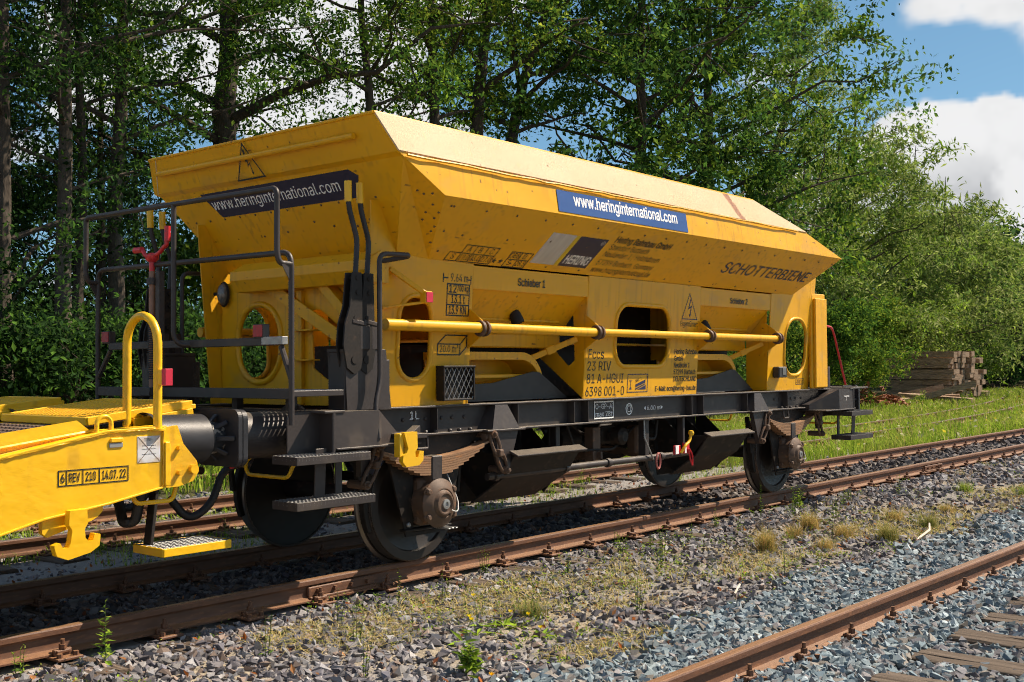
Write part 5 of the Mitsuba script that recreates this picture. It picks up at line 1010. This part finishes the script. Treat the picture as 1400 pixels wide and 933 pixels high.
def weed(x, y, h, label, n=16, leaf=.05, group=None, flowers=None, stems=3):
    z = float(gz(x, y)); g = G(); parts = []
    for s_ in range(stems):
        a = r6.uniform(0, 6.28); hh = h*r6.uniform(.65, 1.05) if s_ else h; l = r6.uniform(.05, .22)*hh*(s_ > 0)
        q = np.array([[x+math.cos(a)*(l*t+.02*(s_ > 0)), y+math.sin(a)*(l*t+.02*(s_ > 0)), z+hh*t] for t in np.linspace(0, 1, 5)]); g.tube(q, np.linspace(.0032, .0014, 5), 4)
        t = np.linspace(.12, 1, n); P = np.stack([np.interp(t, np.linspace(0, 1, 5), q[:, i]) for i in range(3)], -1); th = np.arange(n)*2.4+a
        D = np.stack([np.cos(th), np.sin(th), .35+0*th], -1); parts.append(leaves(P, r6, leaf*(1.15-.7*t), GREEN+[(.08, .15, .03)], 1.0, .34, dirs=D*1.6))
    k = nm('weed_plant'); lab(k, label, 'weed', group)
    v, f = g.tm(); scene[k+'__stem'] = mikit.ply((v, f), BLADE, False, color=np.tile([.10, .14, .04], (len(v), 1))); v, f, c = joinc(parts); scene[k+'__foliage'] = mikit.ply((v, f), BLADE, False, color=c)
    return k
weed(-5.75, -1.06, .36, 'tall leafy weed standing against the near rail by the bottom corner', 24, .075, stems=2); weed(-6.18, -.92, .16, 'small weed with pale buds at the very corner below the rail', 10, .05)
weed(-2.30, -.92, .22, 'thin flowering weed beside the rail under the near wheel', 12, .035, stems=5); weed(-.54, -1.5, .26, 'weed with several stems on the stones past the near wheel', 12, .04, stems=5)
weed(-.80, -1.25, .2, 'low bushy weed beside the sunlit rail in the middle', 12, .04, stems=6); weed(1.9, -1.2, .42, 'tall dark thin weed stalk near the far wheel', 18, .03, stems=2)
weed(3.0, -1.1, .28, 'bright green bushy weed against the rail by the far wheel', 14, .06, stems=8); weed(-.76, -2.80, .40, 'dark upright weed stalk before the straw grass tufts', 16, .03, stems=1)
weed(1.5, -2.2, .38, 'dark slender weed stalk among the straw grass tufts', 14, .03, stems=1)
for x_, y_ in ((-3.6, -1.25), (-4.5, -1.8), (-5.1, -1.68), (-.5, -.95), (-1.95, -1.5), (-3.2, -1.3), (.3, -1.3), (.9, -1.5), (2.5, -1.3), (4.2, -1.2), (-4.9, -2.3), (-1.2, -1.9), (5.0, -1.5), (2.1, -1.6), (-.2, -1.15), (3.6, -1.4), (-2.6, -2.6), (-4.3, -1.4), (1.2, -1.05), (2.3, -1.0), (2.7, -1.7), (3.2, -1.0)):
    weed(x_, y_, r6.uniform(.12, .28), 'small thin stemmed weed on the stones beside the near rail', 10, .036, 'weeds on the near stones', stems=int(r6.integers(2, 6)))
for x_, y_ in ((-2.5, 2.3), (.4, 2.75), (1.4, 2.6), (2.6, 2.2), (-3.6, 2.7), (3.8, 2.6), (-1.0, 2.7)): weed(x_, y_, r6.uniform(.2, .35), 'green weed on the gravel walkway behind the wagon', 12, .05, 'weeds behind the wagon', stems=4)
for i_ in range(9): weed(42+i_*.75+r6.normal(0, .3), 9.6-.25*i_+r6.normal(0, .4), r6.uniform(.5, .95), 'tall weed growing at the foot of the sleeper stack', 20, .16, 'weeds at the sleeper stack', stems=6)
for i_ in range(4): weed(35.5+i_*1.0+r6.normal(0, .3), 9.7+r6.normal(0, .4), r6.uniform(.5, .9), 'tall weed between the scrap heap and the sleeper stack', 20, .15, 'weeds between heap and stack', stems=6)
# dandelions
def dandelion(x, y, h, label, group=None, col=(.80, .62, .01), rosette=10):
    z = float(gz(x, y)); k = nm('dandelion'); lab(k, label, 'flower', group); a = r6.uniform(0, 6.28); tip = np.array([x+.05*math.cos(a), y+.05*math.sin(a), z+h])
    v, f = G().tube([(x, y, z), (x+.02*math.cos(a), y+.02*math.sin(a), z+h*.6), tip], .0022, 5).tm(); scene[k+'__stem'] = mikit.ply((v, f), BLADE, False, color=np.tile([.10, .17, .04], (len(v), 1)))
    th = np.linspace(0, 2*np.pi, 30, endpoint=False); V, F = [tip-[0, 0, .004]], []
    for j, t in enumerate(th):
        for q, rr_, zz in ((-.11, .016, .006), (.11, .016, .006)): V.append(tip+[rr_*math.cos(t+q), rr_*math.sin(t+q), zz+.004*(j % 3)])
        F.append([0, len(V)-2, len(V)-1])
    scene[k+'__blossom'] = mikit.ply((np.array(V), np.array(F)), PETAL, False, color=np.tile(col, (len(V), 1)))
    th = np.arange(rosette)*2.4; D = np.stack([np.cos(th), np.sin(th), .25+0*th], -1)*2
    v, f, c = leaves(np.tile([x, y, z+.01], (rosette, 1)), r6, .11, GREEN, 1.4, .24, dirs=D); scene[k+'__rosette'] = mikit.ply((v, f), BLADE, False, color=c)
dandelion(-3.62, -2.02, .20, 'yellow dandelion with the tallest stem, furthest back of its cluster'); dandelion(-3.78, -2.15, .13, 'yellow dandelion in front of the tallest one'); dandelion(-3.48, -2.13, .11, 'yellow dandelion beside the fine grass tuft')
dandelion(-3.42, -2.22, .09, 'low yellow dandelion nearest the fine grass tuft'); dandelion(-3.98, -2.22, .15, 'yellow dandelion over the bushy green rosette'); dandelion(-3.55, -2.50, .08, 'single yellow dandelion close to the blue ballast')
dandelion(-4.66, -3.02, .06, 'orange yellow dandelion at the bottom edge of the picture', col=(.82, .45, .01))
weed(-4.5, -2.74, .16, 'bushy green rosette weed among the dandelions near the bottom edge', 16, .09, stems=9)
# dead branch, bent offcut
g = G(); g.tube([(.90, -3.10, -.19), (1.15, -3.16, -.17), (1.45, -3.08, -.15), (1.9, -3.02, -.13), (2.15, -2.93, -.10)], [.006, .010, .011, .012, .008], 6); g.tube([(1.45, -3.08, -.15), (1.3, -3.2, -.12)], .006, 5)
k = put('dead_branch', g, mat('bleached_branch', (.48, .42, .35), .8), 40); lab(k, 'pale barkless dead branch lying on the edge of the blue ballast', 'branch')
g = G(); g.tube([(-1.82, -2.93, -.18), (-1.68, -2.88, -.16), (-1.52, -2.81, -.17)], .008, 6); k = put('dead_branch', g, 'mat_bleached_branch', 40); lab(k, 'short white stick on the stones nearer the camera than the dead branch', 'branch')
g = G(); g.tube([(-4.39+.02*math.cos(t)*1.6, -3.0-.05*math.cos(t), -.21+.06*math.sin(t)) for t in np.linspace(0, math.pi, 12)], .006, 6); k = put('bent_wire', g, 'mat_bleached_branch', 40); lab(k, 'small pale arch of bent wire sticking out of the stones', 'wire')

# ---------------------------------------------------------------- trees
MAPLE = [(.060, .138, .022), (.085, .172, .028), (.042, .100, .026), (.125, .200, .032)]; BRIGHT = [(.16, .26, .026), (.21, .30, .034), (.105, .20, .028), (.28, .33, .045)]
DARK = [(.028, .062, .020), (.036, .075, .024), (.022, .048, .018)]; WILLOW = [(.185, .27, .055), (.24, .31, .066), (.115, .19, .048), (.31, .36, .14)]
NTRI = [0]
def tree(name, label, path, r0, limbs, R, z0, H, nleaf, size, cols, seed, cat='tree', group=None, bark=None, up=.6, width=.5, clump=.30, prof=None, droop=0.0, rise=.45, base=None, twigs=9, asym=(0, 0)):
    """trunk along path (x, y, z), limbs from z0 to H of length R*prof(t), twigs on the limbs, leaves in clumps round the twig ends"""
    r = np.random.default_rng(seed); bark = bark or BARK; k = nm(name); lab(k, label, cat, group); path = np.asarray(path, float); prof = prof or (lambda t: .45+.75*math.sin(math.pi*min(1, .15+t*.85)))
    zs = path[:, 2]; fz_ = lambda z: np.array([np.interp(z, zs, path[:, 0]), np.interp(z, zs, path[:, 1]), z]); zz = np.linspace(zs[0], zs[-1], 14)
    g = G(); P = np.array([fz_(z) for z in zz])+np.c_[r.normal(0, r0*.12, (14, 2)), np.zeros(14)]; g.tube(P, r0*(1.15*(1-(zz-zs[0])/(zs[-1]-zs[0]))**.8+.08), 9); put(k+'__trunk', g, bark, 40)
    C = []; g = G()
    for i in range(limbs):
        t = (i+r.uniform(0, 1))/limbs; z = z0+(H-z0)*t; a = i*2.4+r.normal(0, .35); L = R*prof(t)*r.uniform(.75, 1.2); o = fz_(min(z, zs[-1]*.97)); o[2] = min(z, zs[-1]*.97)
        d = np.array([math.cos(a)+asym[0], math.sin(a)+asym[1], 0]); q = []
        for s in np.linspace(0, 1, 6): q.append(o+d*L*s+[0, 0, L*(rise*s-(droop+.1)*s*s)]+r.normal(0, .05*L*s, 3))
        q = np.array(q); rb = max(.012, r0*.42*(1-.6*t)*min(1, L/R)); g.tube(q, np.linspace(rb, rb*.15, 6), 6)
        for _ in range(twigs):
            s = r.uniform(.30, 1.02); b = np.array([np.interp(s, np.linspace(0, 1, 6), q[:, c]) for c in range(3)]); e = b+r.normal(0, 1, 3)*L*.22*[1, 1, .7]+[0, 0, -droop*L*.3*r.random()]
            if r.random() < .6: g.tube([b, (b+e)/2+r.normal(0, .03*L, 3), e], [rb*.30, rb*.2, .004], 4, False)
            C += [b*.3+e*.7, e]
    C = np.array(C); put(k+'__limbs', g, bark, 40)
    pk = r.integers(0, len(C), nleaf); P = C[pk]+r.normal(0, 1, (nleaf, 3))*clump*.8*[1, 1, .7]*r.uniform(.4, 1.4, (len(C), 1))[pk]
    v, f, c = leaves(P, r, size, cols, up, width, .28); NTRI[0] += len(f)
    c = c*np.repeat(r.uniform(.62, 1.35, (len(C), 1))[pk], 4, 0); scene[k+'__crown'] = mikit.ply((v, f), LEAF, False, color=np.clip(c, 0, 1)); return k
up_ = lambda x, y, h, dx=0, dy=0, n=5: [(x+dx*t, y+dy*t, -.25+(h+.25)*t) for t in np.linspace(0, 1, n)]
# the row of trees behind the wagon, from the near end onward
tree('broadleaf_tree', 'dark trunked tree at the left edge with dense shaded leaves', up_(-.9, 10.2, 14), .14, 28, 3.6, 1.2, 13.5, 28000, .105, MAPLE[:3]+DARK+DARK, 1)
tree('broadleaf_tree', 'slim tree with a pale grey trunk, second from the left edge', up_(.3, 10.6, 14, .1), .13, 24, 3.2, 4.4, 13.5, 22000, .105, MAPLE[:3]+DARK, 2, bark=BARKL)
tree('broadleaf_tree', 'thin crooked tree just past the slim grey one', [(1.0, 11.6, -.25), (1.1, 11.6, 2), (1.25, 11.6, 4), (1.15, 11.6, 7), (1.3, 11.6, 13)], .10, 20, 2.8, 3.8, 12, 17000, .105, MAPLE[:3]+DARK, 3)
tree('broadleaf_tree', 'tree with the sunlit greyish trunk above the platform railing', [(2.15, 12, -.25), (2.15, 12, 2.5), (2.1, 12, 4.7), (2.25, 12, 6.8), (2.5, 12, 14)], .15, 26, 4.0, 5.6, 14, 30000, .11, MAPLE+BRIGHT[:1], 4, bark=BARKL)
tree('broadleaf_tree', 'tree with the thickest black trunk rising behind the hopper end', [(4.75, 12.5, -.25), (4.85, 12.5, 4), (4.95, 12.5, 8), (5.0, 12.5, 15)], .30, 30, 5.0, 4.6, 16, 42000, .12, MAPLE+BRIGHT[:1], 5)
tree('broadleaf_tree', 'light leaved slender tree over the near top corner of the hopper', [(9.65, 13, -.25), (9.5, 13, 7.7), (9.2, 13, 9.8), (8.9, 13, 14)], .16, 18, 2.8, 7.6, 14, 12000, .13, MAPLE+BRIGHT, 6, clump=.24)
tree('broadleaf_tree', 'straight dark tree, first of the three trunks above the hopper side', [(11.75, 13, -.25), (11.7, 13, 8), (11.6, 13, 10.4), (11.5, 13, 15)], .19, 18, 2.8, 7.6, 15, 12000, .13, MAPLE+BRIGHT, 7, clump=.24)
tree('broadleaf_tree', 'stout dark tree with long bare limbs in the middle above the hopper', [(13.15, 13, -.25), (13.3, 13, 7.8), (13.7, 13, 10.4), (14.3, 13, 16)], .25, 20, 3.4, 8.2, 15, 15000, .135, MAPLE+BRIGHT, 8, clump=.26)
tree('broadleaf_tree', 'leaning dark tree with forked trunk over the web sign', [(14.4, 13.5, -.25), (15.0, 13.5, 6), (15.6, 13.5, 9), (16.9, 13.5, 11.6), (18.2, 13.5, 16)], .23, 20, 3.4, 7.8, 15, 16000, .135, MAPLE, 9, clump=.28)
tree('broadleaf_tree', 'dense dark green maple with a full crown behind the hopper middle', up_(19.4, 12, 15, .5), .24, 34, 4.4, 3.0, 15, 34000, .20, MAPLE+DARK[:1], 10, clump=.36)
tree('broadleaf_tree', 'dense maple with sunlit upper leaves beside the willow', up_(24.2, 12.4, 16.5, .4), .26, 34, 4.6, 3.0, 16.5, 32000, .21, MAPLE+BRIGHT[:2], 11, clump=.38)
tree('willow_tree', 'tall airy willow with pale leaves and forked dark trunk', [(31.0, 14, -.25), (31.4, 14, 6), (32.2, 14, 9.5), (34.0, 14, 12.5), (36.2, 14, 18)], .22, 34, 3.9, 4.0, 18.2, 26000, .21, WILLOW, 12, width=.28, clump=.34, rise=.75, droop=.15, prof=lambda t: .95-.68*t)
tree('willow_tree', 'wide pale willow beyond the tall airy one, over the far end of the wagon', [(39.5, 14.5, -.25), (40.5, 14.5, 6), (42, 14.5, 14)], .22, 34, 6.0, 2.0, 11.2, 28000, .30, WILLOW+BRIGHT[:1], 13, width=.28, clump=.42, rise=.6, droop=.15, prof=lambda t: 1-.45*t)
tree('willow_tree', 'lower pale willow sloping down beside the big cloud', [(50.5, 15.5, -.25), (51, 15.5, 5), (52, 15.5, 13.4)], .2, 34, 6.2, 1.2, 9.2, 28000, .34, WILLOW, 14, width=.28, clump=.5, rise=.55, droop=.15, prof=lambda t: 1-.42*t)
tree('willow_tree', 'furthest willow of the row above the sleeper stack', [(60, 17, -.25), (60.5, 17, 5), (61, 17, 13)], .2, 30, 6.4, 1.0, 9.6, 24000, .38, WILLOW+BRIGHT[:1], 15, width=.3, clump=.55, rise=.5, droop=.1, prof=lambda t: 1-.5*t)
# bushes in front of them
def bush(x, y, h, R, n, cols, seed, label, size=.11, group=None, clump=.24, name='bush'):
    return tree(name, label, up_(x, y, h*.55), .05, 22, R, .15, h*.80, n, size, cols, seed, 'bush', group, clump=clump, rise=.85, prof=lambda t: 1.05-.55*t, twigs=8, up=.7)
bush(32.4, 10.8, 4.6, 2.2, 22000, BRIGHT+MAPLE[:2], 30, 'bright green rounded bush beside the wagon end and the scrap heap', .13)
bush(29.0, 10.4, 4.6, 2.4, 18000, MAPLE+BRIGHT[:1], 31, 'dark green bush directly behind the wagon end', .13)
bush(35.4, 14.2, 5.0, 2.2, 20000, BRIGHT, 32, 'yellow green bush between the scrap heap and the sleeper stack', .14)
bush(45.5, 13.8, 5.2, 3.2, 18000, WILLOW+BRIGHT[:2], 33, 'pale green bush directly behind the sleeper stack', .16)
HB = {0: 'dark leafy bush at the left edge behind the yellow machine', 1: 'leafy bush behind the far grating ramp of the yellow machine', 2: 'leafy bush behind the yellow hoop handrail', 3: 'leafy bush behind the red hand brake crank', 4: 'leafy bush seen through the oval hole of the platform end wall', 5: 'sunlit bush seen beside the lever pedestals', 10: 'bush seen through the oval hole of the far leg panel'}
for i, (x, y, h) in enumerate(((-3.0, 9.0, 3.0), (-.6, 8.6, 2.6), (1.4, 9.2, 2.8), (3.4, 8.8, 3.0), (5.6, 9.6, 3.2), (8.0, 9.2, 3.0), (10.4, 9.8, 3.2), (13.4, 9.8, 3.4), (16.8, 10.0, 3.6), (20.6, 10.2, 3.8), (24.8, 10.4, 4.2))):
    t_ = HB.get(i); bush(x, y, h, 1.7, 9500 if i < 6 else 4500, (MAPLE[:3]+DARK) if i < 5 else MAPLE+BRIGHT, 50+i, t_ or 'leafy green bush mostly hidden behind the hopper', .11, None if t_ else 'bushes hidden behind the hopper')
for i, (x, y, h, R) in enumerate(((-2.2, 12.6, 8.5, 2.2), (0.2, 13.6, 9.5, 2.4), (3.2, 14.4, 9.0, 2.2), (-4.0, 15.0, 9.0, 2.6), (1.6, 16.0, 8.5, 2.6), (5.6, 17.0, 8.0, 2.6))):
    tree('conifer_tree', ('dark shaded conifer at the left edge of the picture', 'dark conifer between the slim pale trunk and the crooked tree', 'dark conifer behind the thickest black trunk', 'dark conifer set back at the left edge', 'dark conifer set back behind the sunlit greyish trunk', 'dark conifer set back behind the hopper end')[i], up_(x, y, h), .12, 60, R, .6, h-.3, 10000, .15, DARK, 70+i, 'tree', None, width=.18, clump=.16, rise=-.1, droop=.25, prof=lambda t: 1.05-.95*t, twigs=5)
for i, (x, y, h) in enumerate(((6.6, 16, 6.5), (11, 17, 6.0), (16.5, 17, 6.0), (22, 17.5, 7.0), (28, 18.5, 7.5), (-.5, 17, 8), (-3.2, 15.5, 8.5), (3.0, 18.5, 8.5))):
    bush(x, y, h, 3.0, 6500 if i < 5 else 8000, MAPLE+BRIGHT[:2] if i < 5 else DARK+MAPLE[:1], 90+i, 'tall green thicket seen between the trunks behind the wagon' if i < 5 else ('tall dark thicket behind the slim pale trunk', 'tall dark thicket at the left edge behind the dark trunked tree', 'tall dark thicket behind the sunlit greyish trunk')[i-5], .20, 'thickets behind the trunks' if i < 5 else None, .5, 'thicket')
for i, (x, y, h) in enumerate(((76, 20, 9.5), (86, 17, 10), (92, 27, 12.5), (102, 23, 12), (114, 31, 15), (128, 27, 14))):
    tree('forest_tree', 'dark forest tree at the far bend of the tracks', up_(x, y, h), .3, 34, 6.0, .6, h, 6500, .60, DARK+MAPLE[:1], 110+i, 'tree', 'dark forest trees at the bend', clump=.9, rise=.3, width=.6)
r7 = np.random.default_rng(9); x, y = r7.uniform(-30, 190, 900), r7.uniform(24, 60, 900); y = np.where(x > 60, y+r7.uniform(0, 20, 900)-8, y)
pk = r7.integers(0, 900, 27000); hh = np.where(x > 60, 7, 4.2)*r7.uniform(.6, 1.1, 900); P = np.stack([x[pk]+r7.normal(0, 1.3, 27000), y[pk]+r7.normal(0, 1.3, 27000), r7.uniform(0, 1, 27000)**.8*hh[pk]-.2], -1)
k = putc('distant_wood', [leaves(P, r7, .92, DARK+MAPLE, .5, .6)], LEAF); lab(k, 'distant dark green wood behind the trees', 'wood', kind='stuff')
